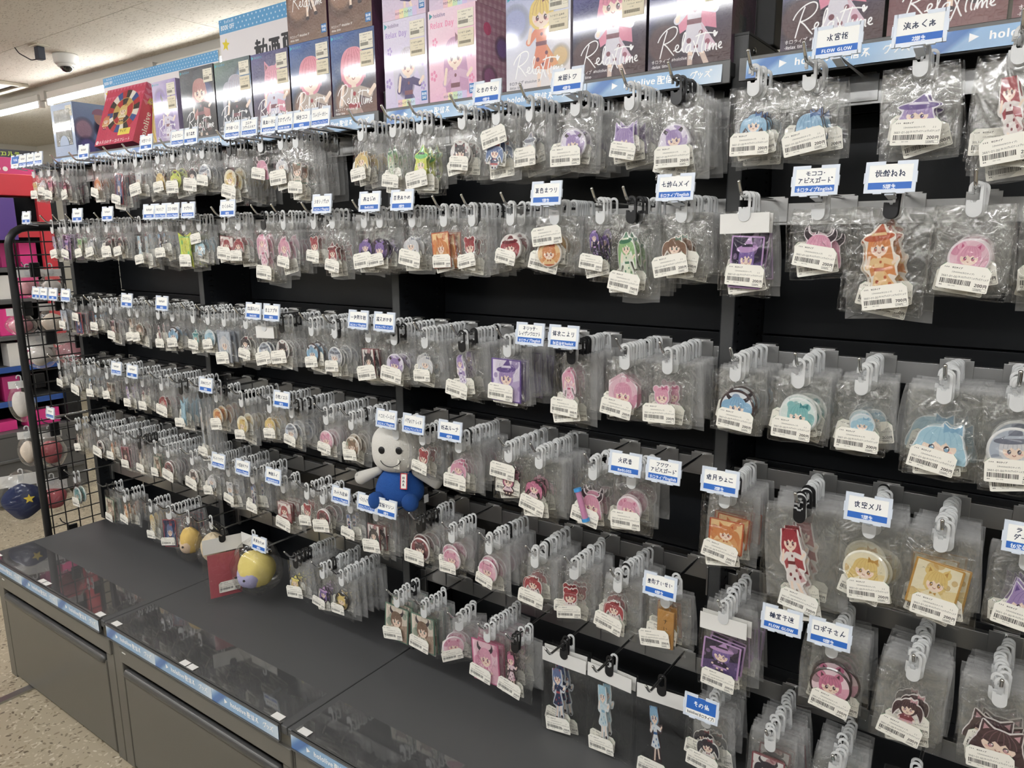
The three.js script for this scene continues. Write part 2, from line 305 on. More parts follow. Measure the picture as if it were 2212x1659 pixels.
const poly = (c, p) => { c.beginPath(); p.forEach(([x, y], i) => (i ? c.lineTo(x, y) : c.moveTo(x, y))); c.closePath(); c.fill(); };
// a plain drawn figure, head radius s at (x, y): hair, bare face, clothes; tall or squat
function figure(c, x, y, s, pal, { hair = 'bob', top = '', tall = false, body = true, sway = 0 } = {}) {
  const [hc, cloth, second] = pal, dark = '#3a3036';
  c.save(); c.translate(x, y); c.scale(s, s); c.lineCap = 'round'; c.lineJoin = 'round';
  const L = tall ? 2.7 : 1.45;
  c.fillStyle = hc;
  if (hair === 'long') { c.beginPath(); c.moveTo(-1.02, -0.2); c.bezierCurveTo(-1.5, 1, -1.35 + sway, L * 0.8, -1.25 + sway, L); c.lineTo(-0.7 + sway, L - 0.25); c.lineTo(-0.3 + sway, L + 0.15); c.lineTo(0.5 + sway, L - 0.2); c.lineTo(1.2 + sway, L); c.bezierCurveTo(1.4, L * 0.7, 1.4, 0.8, 1.02, -0.2); c.fill(); }
  if (hair === 'twin') for (const q of [-1, 1]) { c.beginPath(); c.moveTo(q * 0.7, -0.55); c.bezierCurveTo(q * 1.9, -0.9, q * 2.05, 0.6, q * (1.75 + q * sway), L * 1.1); c.bezierCurveTo(q * 1.5, L * 0.7, q * 1.35, 0.6, q * 0.8, 0.3); c.fill(); }
  disc(c, 0, 0.08, 1.1, 1.12);
  if (hair === 'bun') for (const q of [-1, 1]) disc(c, q * 0.82, -0.92, 0.42);
  c.fillStyle = top === 'ears' ? hc : second;
  if (top === 'ears') for (const q of [-1, 1]) { c.fillStyle = hc; poly(c, [[q * 0.2, -0.9], [q * 0.98, -1.55], [q * 1.0, -0.35]]); c.fillStyle = second; poly(c, [[q * 0.5, -0.9], [q * 0.88, -1.28], [q * 0.88, -0.65]]); }
  if (top === 'horns') for (const q of [-1, 1]) { c.fillStyle = dark; c.beginPath(); c.moveTo(q * 0.45, -0.9); c.quadraticCurveTo(q * 1.3, -1.1, q * 1.05, -1.75); c.quadraticCurveTo(q * 1.75, -1.0, q * 0.85, -0.55); c.fill(); }
  if (body && !tall) {
    c.fillStyle = SKIN; for (const q of [-1, 1]) { c.fillRect(q * 0.3 - 0.14, 1.75, 0.28, 0.6); }
    c.fillStyle = dark; for (const q of [-1, 1]) disc(c, q * 0.32, 2.36, 0.24, 0.15);
    c.strokeStyle = cloth; c.lineWidth = 0.34; for (const q of [-1, 1]) { c.beginPath(); c.moveTo(q * 0.42, 1.1); c.lineTo(q * 0.88, 1.5); c.stroke(); c.fillStyle = SKIN; disc(c, q * 0.95, 1.56, 0.15); }
    c.fillStyle = cloth; poly(c, [[-0.42, 0.85], [0.42, 0.85], [0.88, 1.95], [-0.88, 1.95]]);
    c.fillStyle = second; poly(c, [[-0.78, 1.7], [0.78, 1.7], [0.9, 1.97], [-0.9, 1.97]]); poly(c, [[-0.3, 1.0], [0, 1.15], [-0.3, 1.3]]); poly(c, [[0.3, 1.0], [0, 1.15], [0.3, 1.3]]);
  }
  if (body && tall) {
    c.strokeStyle = SKIN; c.lineWidth = 0.34; for (const [a, b, d, e] of [[-0.2, 3.4, -0.5 + sway, 5.5], [0.3, 3.4, 0.85 + sway, 5.2]]) { c.beginPath(); c.moveTo(a, b); c.lineTo(d, e); c.stroke(); c.fillStyle = dark; disc(c, d, e + 0.1, 0.3, 0.18); }
    c.fillStyle = SKIN; c.fillRect(-0.2, 0.7, 0.4, 0.5);
    c.fillStyle = cloth; poly(c, [[-0.55, 1.1], [0.55, 1.1], [0.42, 2.1], [1.25 + sway, 3.7], [0.2 + sway, 4.0], [-1.15 + sway, 3.75], [-0.42, 2.1]]);
    c.fillStyle = second; poly(c, [[-0.5, 1.95], [0.5, 1.95], [0.48, 2.25], [-0.48, 2.25]]); for (const [a, b, r] of [[-0.5, 3.2, 0.16], [0.3, 2.8, 0.14], [0.75, 3.4, 0.17], [0.0, 3.6, 0.14], [-0.15, 1.45, 0.12]]) disc(c, a + sway * 0.6, b, r);
    c.fillStyle = hc; c.globalAlpha = 0.35; poly(c, [[0.42, 2.2], [1.25 + sway, 3.7], [0.6 + sway, 3.9]]); c.globalAlpha = 1;
    c.strokeStyle = cloth; c.lineWidth = 0.5; c.beginPath(); c.moveTo(-0.5, 1.3); c.lineTo(-1.15, 1.9); c.stroke(); c.beginPath(); c.moveTo(0.5, 1.3); c.lineTo(1.35, 1.55); c.stroke();
    c.strokeStyle = SKIN; c.lineWidth = 0.28; c.beginPath(); c.moveTo(-1.15, 1.9); c.lineTo(-0.95, 1.0); c.stroke(); c.beginPath(); c.moveTo(1.35, 1.55); c.lineTo(1.75, 1.2); c.stroke();
  }
  c.fillStyle = SKIN; disc(c, 0, 0.18, 0.84, 0.8);
  c.fillStyle = '#eebcb0'; disc(c, -0.5, 0.5, 0.14, 0.08); disc(c, 0.5, 0.5, 0.14, 0.08);
  for (const q of [-1, 1]) { c.fillStyle = dark; disc(c, q * 0.36, 0.3, 0.14, 0.2); c.fillStyle = second; disc(c, q * 0.36, 0.35, 0.1, 0.13); c.fillStyle = '#fff'; disc(c, q * 0.36 + 0.05, 0.24, 0.05); }
  c.strokeStyle = '#9a5a50'; c.lineWidth = 0.06; c.beginPath(); c.arc(0, 0.55, 0.12, 0.3, 2.84); c.stroke();
  c.fillStyle = hc; c.beginPath(); c.moveTo(-1.02, 0.75); c.bezierCurveTo(-1.3, -0.7, -0.7, -1.1, 0, -1.08); c.bezierCurveTo(0.7, -1.1, 1.3, -0.7, 1.02, 0.75); c.lineTo(0.78, 0.1); c.lineTo(0.5, 0.16); c.lineTo(0.3, -0.12); c.lineTo(0.08, 0.14); c.lineTo(-0.2, -0.1); c.lineTo(-0.42, 0.17); c.lineTo(-0.76, 0.06); c.closePath(); c.fill();
  c.strokeStyle = second; c.globalAlpha = 0.35; c.lineWidth = 0.05; for (const q of [-0.75, -0.45, -0.1, 0.2, 0.5, 0.8]) { c.beginPath(); c.moveTo(q * 0.4, -1.0); c.quadraticCurveTo(q, -0.6, q * 1.05, 0.0); c.stroke(); } c.globalAlpha = 1;
  if (top === 'hat') { c.fillStyle = second; c.beginPath(); c.ellipse(0, -0.72, 1.5, 0.34, -0.08, 0, 7); c.fill(); poly(c, [[-0.8, -0.8], [0.8, -0.85], [0.35, -1.95], [0.1, -1.7]]); c.fillStyle = cloth; poly(c, [[-0.78, -0.85], [0.78, -0.9], [0.66, -1.15], [-0.62, -1.1]]); }
  if (top === 'bow') { c.fillStyle = second; poly(c, [[0.5, -0.95], [0.95, -1.35], [1.0, -0.7]]); poly(c, [[0.5, -0.95], [0.08, -1.35], [0.1, -0.72]]); disc(c, 0.5, -0.95, 0.15); }
  c.restore();
}
const STYLE = {
  bun: { x: 0.5, y: 0.36, s: 0.235, hair: 'bun', top: 'bow' }, tail: { x: 0.5, y: 0.35, s: 0.22, hair: 'twin', top: 'bow' }, ear: { x: 0.5, y: 0.56, s: 0.34, hair: 'long', top: 'ears', body: false }, hat: { x: 0.5, y: 0.46, s: 0.21, hair: 'long', top: 'hat' },
  stand: { x: 0.42, y: 0.16, s: 0.125, hair: 'long', tall: true, sway: 0.5 },
};
const variant = (key) => [...key].reduce((a, ch) => a + ch.charCodeAt(0), 0);
const drawStyle = (c, shape, key, pal) => {
  const v = variant(key), S = STYLE[shape], o = { ...S };
  if (shape === 'stand') { o.hair = ['long', 'twin', 'bob'][v % 3]; o.top = ['bow', '', 'ears', 'hat'][v % 4]; o.sway = [0.5, 0.1, -0.3][v % 3]; if (o.hair === 'twin') o.x = 0.48; if (o.top === 'hat') o.y = 0.26; }
  if (shape === 'ear') o.top = ['ears', 'horns', 'bow'][v % 3];
  figure(c, o.x, o.y, o.s, pal, o);
};
const ATLAS = document.createElement('canvas');
ATLAS.width = ATLAS.height = 2048;
const cells = new Map(), outlines = new Map();
// outline of what is drawn, a little outside it: traced round the mask on a 96 by 96 grid
function traceFigure(shape, key) {
  const N = 96, cv = document.createElement('canvas'); cv.width = cv.height = N;
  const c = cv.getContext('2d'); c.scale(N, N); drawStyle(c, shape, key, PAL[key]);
  const a = c.getImageData(0, 0, N, N).data, m = new Uint8Array(N * N), R = 3;
  for (let y = 0; y < N; y++) for (let x = 0; x < N; x++) if (a[(y * N + x) * 4 + 3] > 60) for (let dy = -R; dy <= R; dy++) for (let dx = -R; dx <= R; dx++) if (dx * dx + dy * dy <= R * R + 1) { const X = x + dx, Y = y + dy; if (X > 0 && Y > 0 && X < N - 1 && Y < N - 1) m[Y * N + X] = 1; }
  let start = -1; for (let i = 0; i < N * N && start < 0; i++) if (m[i]) start = i;
  const D = [[1, 0], [1, 1], [0, 1], [-1, 1], [-1, 0], [-1, -1], [0, -1], [1, -1]], pts = [];
  let x = start % N, y = Math.floor(start / N), dir = 0; const x0 = x, y0 = y;
  for (let n = 0; n < 3000; n++) {
    pts.push([x, y]);
    let k = (dir + 6) % 8, moved = false;
    for (let t = 0; t < 8; t++, k = (k + 1) % 8) { const X = x + D[k][0], Y = y + D[k][1]; if (X >= 0 && Y >= 0 && X < N && Y < N && m[Y * N + X]) { x = X; y = Y; dir = k; moved = true; break; } }
    if (!moved || (x === x0 && y === y0)) break;
  }
  const out = [], n = pts.length;
  for (let i = 0; i < n; i += 4) { let sx = 0, sy = 0; for (let d = -2; d <= 2; d++) { const p = pts[(i + d + n) % n]; sx += p[0]; sy += p[1]; } out.push([(sx / 5 + 0.5) / N, (sy / 5 + 0.5) / N]); }
  return out;
}
function outline(shape, key) {
  if (STYLE[shape]) return traceFigure(shape, key);
  const ring = (n, r, off = 0) => [...Array(n)].map((_, i) => [0.5 + r * Math.cos((i + off) / n * 2 * Math.PI), 0.5 + r * Math.sin((i + off) / n * 2 * Math.PI)]);
  if (shape === 'badge') return ring(36, 0.495);
  if (shape === 'hexa') return ring(6, 0.49, 0.5);
  if (shape === 'bow') return [[0.05, 0.03], [0.5, 0.16], [0.95, 0.03], [0.86, 0.5], [0.97, 0.97], [0.5, 0.8], [0.03, 0.97], [0.14, 0.5]];
  const e = 0.03, p = [];
  for (const [x, y, s] of [[1 - e, 1 - e, 0], [e, 1 - e, 1], [e, e, 2], [1 - e, e, 3]]) for (let k = 0; k < 3; k++) { const a = (s + k / 2) * Math.PI / 2; p.push([x + Math.cos(a) * 0.025, y + Math.sin(a) * 0.025]); }
  return p;
}
function paintPerson(c, x, y, s, pal, body = true) { figure(c, x, y, s * 0.26, pal, { hair: 'long', top: 'bow', body }); }
function charmCell(shape, key) {
  const id = shape + ':' + key;
  if (cells.has(id)) return cells.get(id);
  const i = cells.size;
  if (i >= 121) throw new Error('charm atlas is full');
  cells.set(id, i);
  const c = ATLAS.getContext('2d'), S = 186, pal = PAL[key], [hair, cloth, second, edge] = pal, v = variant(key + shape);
  c.save(); c.translate((i % 11) * S, Math.floor(i / 11) * S); c.beginPath(); c.rect(0, 0, S, S); c.clip();
  c.fillStyle = edge; c.fillRect(0, 0, S, S);
  c.scale(S, S);
  if (STYLE[shape]) drawStyle(c, shape, key, pal);
  else if (shape === 'bow') { c.fillStyle = hair; c.fillRect(0, 0, 1, 1); c.strokeStyle = second; c.lineWidth = 0.03; c.strokeRect(0.16, 0.16, 0.68, 0.68); c.fillStyle = second; for (const [x, y, r] of [[0.3, 0.3, 0.06], [0.7, 0.6, 0.07], [0.4, 0.72, 0.05]]) disc(c, x, y, r); }
  else {
    const rim = shape === 'rect' ? second : edge;
    c.fillStyle = rim; c.fillRect(0, 0, 1, 1);
    c.save(); c.beginPath(); if (shape === 'rect') c.rect(0.06, 0.045, 0.88, 0.91); else c.arc(0.5, 0.5, 0.43, 0, 7); c.clip();
    c.fillStyle = cloth; c.fillRect(0, 0, 1, 1);
    c.fillStyle = second; c.globalAlpha = 0.5; for (let k = 0; k < 7; k++) disc(c, (k * 0.37 + v * 0.13) % 1, (k * 0.29 + v * 0.07) % 1, 0.06 + 0.03 * (k % 3)); c.globalAlpha = 1;
    c.fillStyle = hair; c.globalAlpha = 0.55; poly(c, [[0, 0.7], [1, 0.45], [1, 1], [0, 1]]); c.globalAlpha = 1;
    figure(c, 0.5, shape === 'rect' ? 0.4 : 0.46, shape === 'rect' ? 0.21 : 0.24, pal, { hair: ['long', 'twin', 'bob', 'bun'][v % 4], top: ['bow', 'ears', 'horns', 'hat', ''][v % 5] });
    c.restore();
  }
  c.restore();
  return i;
}
const charmGeos = new Map();
// flat print of that outline, w by h metres, t thick, with a chamfered front edge; the print on the front, its rim colour round the sides
function charmGeo(shape, key, t = 0.003) {
  const id = shape + ':' + key + t;
  if (charmGeos.has(id)) return charmGeos.get(id);
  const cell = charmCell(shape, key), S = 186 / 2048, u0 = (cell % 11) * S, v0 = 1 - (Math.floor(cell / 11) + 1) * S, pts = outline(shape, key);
  const inset = shape === 'badge' ? 0.93 : 0.985, front = pts.map(([x, y]) => [0.5 + (x - 0.5) * inset, 0.5 + (y - 0.5) * inset]);
  const pos = [], uv = [], put = (p, z) => { pos.push(p[0] - 0.5, 0.5 - p[1], z); uv.push(u0 + S * (0.01 + 0.98 * p[0]), v0 + S * (0.01 + 0.98 * (1 - p[1]))); };
  const tris = THREE.ShapeUtils.triangulateShape(front.map(([x, y]) => new THREE.Vector2(x, -y)), []);
  for (const o of tris) { const a = front[o[0]], b = front[o[1]], c = front[o[2]], area = (b[0] - a[0]) * (a[1] - c[1]) - (c[0] - a[0]) * (a[1] - b[1]); const q = area > 0 ? [a, b, c] : [a, c, b]; q.forEach((p) => put(p, t / 2)); [q[0], q[2], q[1]].forEach((p) => put(p, -t / 2)); }
  const n = pts.length, ccw = THREE.ShapeUtils.area(pts.map(([x, y]) => new THREE.Vector2(x, -y))) > 0;
  for (let i = 0; i < n; i++) {
    const j = (i + 1) % n, rim = t * (shape === 'badge' ? 0.1 : 0.38);
    for (const [A, za, B, zb] of [[front, t / 2, pts, rim], [pts, rim, front, -t / 2]]) {
      const quad = [[A[i], za], [B[i], zb], [B[j], zb], [A[i], za], [B[j], zb], [A[j], za]];
      (ccw ? quad : [...quad].reverse()).forEach(([p, z]) => put(p, z));
    }
  }
  const g = new THREE.BufferGeometry();
  g.setAttribute('position', new THREE.Float32BufferAttribute(pos, 3));
  g.setAttribute('uv', new THREE.Float32BufferAttribute(uv, 2));
  g.computeVertexNormals();
  charmGeos.set(id, g);
  return g;
}
// ---------------------------------------------------------------- carton fronts
function script(c, x, y, s, col = '#fff') {       // the handwritten "Relaxtime"
  c.save(); c.translate(x, y); c.scale(s / 100, s / 100); c.strokeStyle = col; c.lineWidth = 1.9; c.lineCap = 'round'; c.lineJoin = 'round';
  const p = (d) => { c.beginPath(); c.moveTo(d[0], d[1]); for (let i = 2; i < d.length; i += 6) c.bezierCurveTo(d[i], d[i + 1], d[i + 2], d[i + 3], d[i + 4], d[i + 5]); c.stroke(); };
  p([7, 46, 10, 34, 13, 20, 18, 8]); p([3, 22, 10, 4, 36, -4, 35, 10, 34, 20, 20, 26, 13, 26, 20, 30, 24, 38, 30, 44]);
  p([30, 38, 38, 37, 40, 31, 36, 30, 31, 31, 31, 43, 40, 40, 46, 34, 51, 16, 48, 14, 44, 16, 41, 42, 48, 42]);
  p([57, 32, 50, 30, 47, 44, 53, 43, 57, 40, 58, 34, 58, 32, 57, 38, 57, 44, 61, 42]); p([62, 28, 66, 34, 68, 44, 72, 50]); p([73, 16, 68, 30, 64, 44, 60, 54]);
  p([81, 18, 77, 30, 74, 42, 77, 46]); p([66, 22, 76, 18, 88, 19, 96, 22, 98, 17, 92, 16, 95, 25, 100, 18, 102, 20, 96, 26]);
  p([83, 34, 82, 38, 81, 43, 83, 45]); p([86, 45, 87, 40, 88, 36, 89, 34, 88, 40, 89, 44, 89, 44, 90, 38, 93, 34, 94, 36, 94, 40, 93, 44, 94, 44, 95, 39, 98, 35, 99, 37, 99, 41, 98, 45, 100, 45]);
  p([102, 41, 107, 40, 108, 35, 105, 35, 101, 37, 102, 46, 108, 43]);
  c.restore();
}
const soft = (c, x, y, r, col, a = 1) => { const g = c.createRadialGradient(x, y, 0, x, y, r); g.addColorStop(0, col); g.addColorStop(0.6, col); g.addColorStop(1, 'rgba(0,0,0,0)'); c.globalAlpha = a; c.fillStyle = g; c.fillRect(x - r, y - r, 2 * r, 2 * r); c.globalAlpha = 1; };
function maker(c, x, y, s) { c.fillStyle = '#1f6fb5'; c.fillRect(x, y, s, s); c.fillStyle = '#fff'; write(c, 'BAN', x + s * 0.08, y + s * 0.3, s * 0.42, {}); write(c, 'DAI', x + s * 0.14, y + s * 0.72, s * 0.42, {}); }
// a printed carton front: a soft sitting figure in the carton's colours, the handwritten title, small print
function cartonArt(o) {
  return canvasTex(320, 384, (c, w, h) => {
    const g = c.createLinearGradient(0, 0, w * 0.6, h); o.bg.forEach((x, i) => g.addColorStop(i / (o.bg.length - 1), x)); c.fillStyle = g; c.fillRect(0, 0, w, h);
    for (const [x, y, r, col, a] of o.spots ?? []) soft(c, x * w, y * h, r * w, col, a);
    const fx = (o.fx ?? 0.56) * w, fy = (o.fy ?? 0.3) * h, s = (o.s ?? 1) * w;
    figure(c, fx, fy + 0.03 * s, 0.155 * s, [o.hair, o.cloth, o.second ?? '#7a4a56'], { hair: o.style ?? 'long', top: o.top ?? '', tall: true, sway: o.sway ?? 0.3 });
    c.globalAlpha = 0.18; c.fillStyle = o.bg[o.bg.length - 1]; for (let k = 0; k < 5; k++) disc(c, w * (0.1 + k * 0.2), h * 0.98, w * 0.16, h * 0.09); c.globalAlpha = 1;
    if (o.title !== false) script(c, w * 0.1, h * (o.ty ?? 0.6), w * 0.74);
    c.fillStyle = o.ink ?? '#fff';
    if (o.title !== false) { write(c, 'ホロライブ #hololive IF', 14, h - 34, 15, { bold: false, weight: 0.09 }); write(c, '-Relax time-', 14, h - 16, 14, { bold: false }); c.fillStyle = '#38a7b8'; c.beginPath(); c.moveTo(8, 8); c.lineTo(8, 28); c.lineTo(26, 18); c.fill(); c.fillStyle = '#4f8fb0'; write(c, 'hololive', 30, 18, 18, {}); }
    if (o.pastel) {
      c.fillStyle = o.pastel; for (const [x, y, r] of [[0.14, 0.34, 0.04], [0.88, 0.5, 0.05], [0.9, 0.78, 0.04], [0.1, 0.7, 0.05], [0.8, 0.3, 0.03]]) for (let k = 0; k < 5; k++) disc(c, x * w + Math.cos(k * 1.257) * r * w, y * h + Math.sin(k * 1.257) * r * w, r * w * 0.5);
      ['#efc6cf', '#f3e6b4', '#cfe5bf', '#c5dcea', '#d6c5e8'].forEach((x, i) => { c.fillStyle = x; c.fillRect(w * (0.3 + i * 0.1), h * 0.9, w * 0.1, h * 0.1); });
      c.fillStyle = '#2a8f9c'; c.beginPath(); c.moveTo(10, 10); c.lineTo(10, 34); c.lineTo(32, 22); c.fill(); c.fillStyle = '#7d6f96'; write(c, 'hololive', 36, 23, 22, {});
      c.fillStyle = o.pastel; write(c, 'Relax Day', 14, 62, 34, {});
      c.fillStyle = '#5b4d66'; write(c, 'ホロライブ  フィギュア', 96, h - 22, 12, { bold: false });
    }
    if (o.maker) maker(c, w - 48, h - 62, 40);
  });
}
const ART = {
  night: cartonArt({ bg: ['#3a3f8e', '#2c2a5c', '#4a3436'], spots: [[0.9, 0.35, 0.22, '#b98a4a', 0.5], [0.2, 0.75, 0.3, '#5a3f3a', 0.8]], hair: '#d98aa2', cloth: '#dcd8e2', fy: 0.26, top: 'ears', s: 1.15 }),
  blonde: cartonArt({ bg: ['#aab2d4', '#d6d8e8', '#e9e2e0'], spots: [[0.15, 0.3, 0.25, '#8f98c4', 0.6], [0.85, 0.7, 0.16, '#cfa253', 0.6]], hair: '#e2c878', cloth: '#dc8a70', fy: 0.22, style: 'bob', s: 1.1, top: 'bow', ink: '#3a3a4a', ty: 0.58 }),
  maroon: cartonArt({ bg: ['#4a3038', '#6a4046', '#7e5a58'], spots: [[0.6, 0.5, 0.4, '#8a5a66', 0.8]], hair: '#c87f96', cloth: '#d8c6c4', fy: 0.1 }),
  hood: cartonArt({ bg: ['#2f5fa8', '#24406e', '#6b4a40'], spots: [[0.3, 0.8, 0.35, '#8a6a58', 0.9]], hair: '#d98a9c', cloth: '#b7a79c', second: '#9a2f3c', fy: 0.38, s: 1.7, style: 'bob', fx: 0.5, skin: '#e4c6b0' }),
  hoodtop: cartonArt({ bg: ['#3a2c34', '#6b4f4a', '#7a6152'], spots: [[0.3, 0.5, 0.4, '#a07f6c', 0.8]], hair: '#c98596', cloth: '#8a2f3c', fy: -0.02, ty: 0.32, maker: true, skin: '#caa890' }),
  cat: cartonArt({ bg: ['#4a4a86', '#3c3660', '#8a6a5a'], spots: [[0.9, 0.5, 0.2, '#c98a4a', 0.6]], hair: '#d994a8', cloth: '#d0cee0', fy: 0.34, top: 'ears', s: 1.3 }),
  silver: cartonArt({ bg: ['#6f8a7a', '#3a4a5c', '#2a2c38'], spots: [[0.8, 0.3, 0.3, '#6a94c4', 0.7]], hair: '#a9aab8', cloth: '#2a2830', fy: 0.36, s: 1.35, style: 'twin' }),
  dark: cartonArt({ bg: ['#3c4450', '#26303a', '#1c1a1e'], spots: [[0.75, 0.4, 0.3, '#3c4a86', 0.8]], hair: '#b07a76', cloth: '#241f24', fy: 0.3, s: 1.2, skin: '#c99a8a' }),
  lilac: cartonArt({ bg: ['#cfc6e0', '#8d78b8', '#b9a8c8'], spots: [[0.3, 0.3, 0.25, '#7a62ac', 0.6]], hair: '#7f6aa4', cloth: '#cfc8da', fy: 0.4, s: 1.1, top: 'horns' }),
  pastelpink: cartonArt({ bg: ['#f0dce8', '#f3c9da', '#eab8d0'], hair: '#c496b8', cloth: '#d2acc6', fy: 0.46, s: 1.25, top: 'bow', title: false, pastel: '#e58bb0', maker: true, skin: '#ecd6d8' }),
  pastellilac: cartonArt({ bg: ['#e2dcee', '#dcd3ea', '#cfc4e2'], spots: [[0.5, 0.72, 0.22, '#4a3c72', 0.95]], hair: '#cfcad8', cloth: '#43376a', fy: 0.46, s: 1.25, style: 'twin', title: false, pastel: '#a68fcb', maker: true, skin: '#e6dada' }),
  pasteltop: cartonArt({ bg: ['#e6e0f0', '#d8cfe6', '#e0c9dd'], spots: [[0.5, 0.55, 0.24, '#3a3260', 0.95]], hair: '#5a4a86', cloth: '#3f3468', fy: 0.3, title: false, pastel: '#b392cc', maker: true }),
};
const SIDE_PLUM = canvasTex(256, 384, (c, w, h) => { c.fillStyle = '#5a3550'; c.fillRect(0, 0, w, h); soft(c, w * 0.5, h * 0.7, w * 0.5, '#432a40', 0.8); c.fillStyle = '#25303c'; c.fillRect(w * 0.3, h * 0.55, w * 0.3, h * 0.3); });
const SIDE_CHECK = canvasTex(256, 384, (c, w, h) => { c.fillStyle = '#d9b9c8'; c.fillRect(0, 0, w, h); c.fillStyle = 'rgba(180,130,155,0.5)'; for (let i = 0; i < 16; i += 2) { c.fillRect(i * 16, 0, 16, h); } for (let i = 0; i < 24; i += 2) c.fillRect(0, i * 16, w, 16); soft(c, w * 0.7, h * 0.4, w * 0.22, '#8f74b4', 1); soft(c, w * 0.35, h * 0.75, w * 0.22, '#b078a0', 1); c.fillStyle = '#d8668c'; disc(c, w * 0.3, h * 0.24, 26); });
const WHEEL_TEX = canvasTex(384, 420, (c, w, h) => {   // the red board-game carton with a wheel
  c.fillStyle = '#c9375a'; c.fillRect(0, 0, w, h); c.fillStyle = '#d86a86'; for (let i = 0; i < 24; i++) { c.beginPath(); c.moveTo(i * 32 % w, Math.floor(i / 12) * 60); c.lineTo(i * 32 % w + 32, Math.floor(i / 12) * 60); c.lineTo(i * 32 % w + 16, Math.floor(i / 12) * 60 + 26); c.fill(); }
  const cx = w * 0.56, cy = h * 0.44;
  for (let k = 0; k < 20; k++) { c.fillStyle = ['#e9e2d6', '#2b4c8f', '#b3202f', '#2a2326'][k % 4]; c.beginPath(); c.moveTo(cx, cy); c.arc(cx, cy, w * 0.4, k * 0.3142, (k + 1) * 0.3142); c.fill(); }
  for (let k = 0; k < 10; k++) { c.fillStyle = ['#b3202f', '#26202a', '#c9a75c'][k % 3]; c.beginPath(); c.moveTo(cx, cy); c.arc(cx, cy, w * 0.25, k * 0.6283, (k + 1) * 0.6283); c.fill(); }
  c.strokeStyle = '#c9a75c'; c.lineWidth = 5; c.beginPath(); c.arc(cx, cy, w * 0.25, 0, 7); c.stroke();
  paintPerson(c, cx, cy - 10, w * 0.34, PAL.y, true); paintPerson(c, w * 0.16, h * 0.55, w * 0.28, PAL.o, true);
  c.fillStyle = '#f0dc5a'; c.fillRect(w * 0.56, h * 0.75, w * 0.3, h * 0.11); c.fillStyle = '#3a2a20'; write(c, 'サイズ', w * 0.6, h * 0.79, 20, {});
  c.fillStyle = '#fff'; write(c, 'ホルカのサーカスフレート', 40, h - 24, 27, { squeeze: w - 70 }); disc(c, 22, h - 24, 14); c.fillStyle = '#c9375a'; write(c, '9', 15, h - 24, 20, {});
});
const WHEEL_SIDE = canvasTex(128, 420, (c, w, h) => { c.fillStyle = '#d0486a'; c.fillRect(0, 0, w, h); c.fillStyle = '#dd7c96'; for (let i = 0; i < 8; i++) { c.beginPath(); c.moveTo((i % 2) * 64, i * 20); c.lineTo((i % 2) * 64 + 64, i * 20); c.lineTo((i % 2) * 64 + 32, i * 20 + 30); c.fill(); } paintPerson(c, w * 0.5, 110, 70, PAL.y, false); c.save(); c.translate(w * 0.5, h - 30); c.rotate(-Math.PI / 2); c.fillStyle = '#fff'; write(c, 'hololive', 0, 0, 50, { font: 'serif' }); c.restore(); });
const YELLOW_TEX = canvasTex(256, 320, (c, w, h) => { c.fillStyle = '#ecd873'; c.fillRect(0, 0, w, h); c.strokeStyle = '#f6efc2'; c.lineWidth = 16; for (let i = 1; i < 6; i++) { c.beginPath(); c.arc(w * 0.6, h * 0.55, i * 32, 0, 7); c.stroke(); } paintPerson(c, w * 0.5, h * 0.36, w * 0.6, PAL.y, true); });
const SKY_SIDE = canvasTex(320, 384, (c, w, h) => { const g = c.createLinearGradient(0, 0, 0, h); g.addColorStop(0, '#9fb8d8'); g.addColorStop(1, '#7f93c4'); c.fillStyle = g; c.fillRect(0, 0, w, h); soft(c, w * 0.25, h * 0.5, w * 0.3, '#d9a6b0', 0.7); soft(c, w * 0.75, h * 0.45, w * 0.26, '#3a3450', 1); soft(c, w * 0.8, h * 0.8, w * 0.24, '#3a3450', 1); c.fillStyle = '#d8aa98'; disc(c, w * 0.7, h * 0.25, w * 0.15, w * 0.17); c.fillStyle = '#b58aa0'; c.beginPath(); c.ellipse(w * 0.7, h * 0.2, w * 0.2, w * 0.14, 0, Math.PI, 0); c.fill(); soft(c, w * 0.3, h * 0.85, w * 0.3, '#7a72b8', 0.8); });
const HEADER_TEX = canvasTex(1024, 456, (c, w, h) => {
  c.fillStyle = '#eee9ea'; c.fillRect(0, 0, w, h); c.fillStyle = '#5fa3d4'; c.fillRect(0, 0, w, 52);
  c.fillStyle = '#cfe4f2'; for (let i = 0; i < 44; i++) for (let k = 0; k < 3; k++) disc(c, 12 + i * 24 + (k % 2) * 12, 8 + k * 17, 3.6);
  c.fillStyle = '#5fa3d4'; c.fillRect(6, 8, 92, 36);
  c.fillStyle = '#fff'; write(c, 'BOOK·OFF', 10, 30, 24, { squeeze: 84 }); for (const x of [36, 46, 56, 68, 78, 86]) c.fillRect(x, 8, 3, 8);
  c.fillStyle = '#e8d21f'; for (const [x, y, r] of [[34, 92, 24], [56, 176, 22], [980, 92, 24]]) { c.beginPath(); for (let k = 0; k < 10; k++) { const a = k * 0.6283 - 1.4, q = k % 2 ? r * 0.45 : r; c.lineTo(x + Math.cos(a) * q, y + Math.sin(a) * q); } c.fill(); }
  c.fillStyle = '#26252a'; write(c, '動画配信系グッズ', 205, 140, 78, { weight: 0.13 });
});
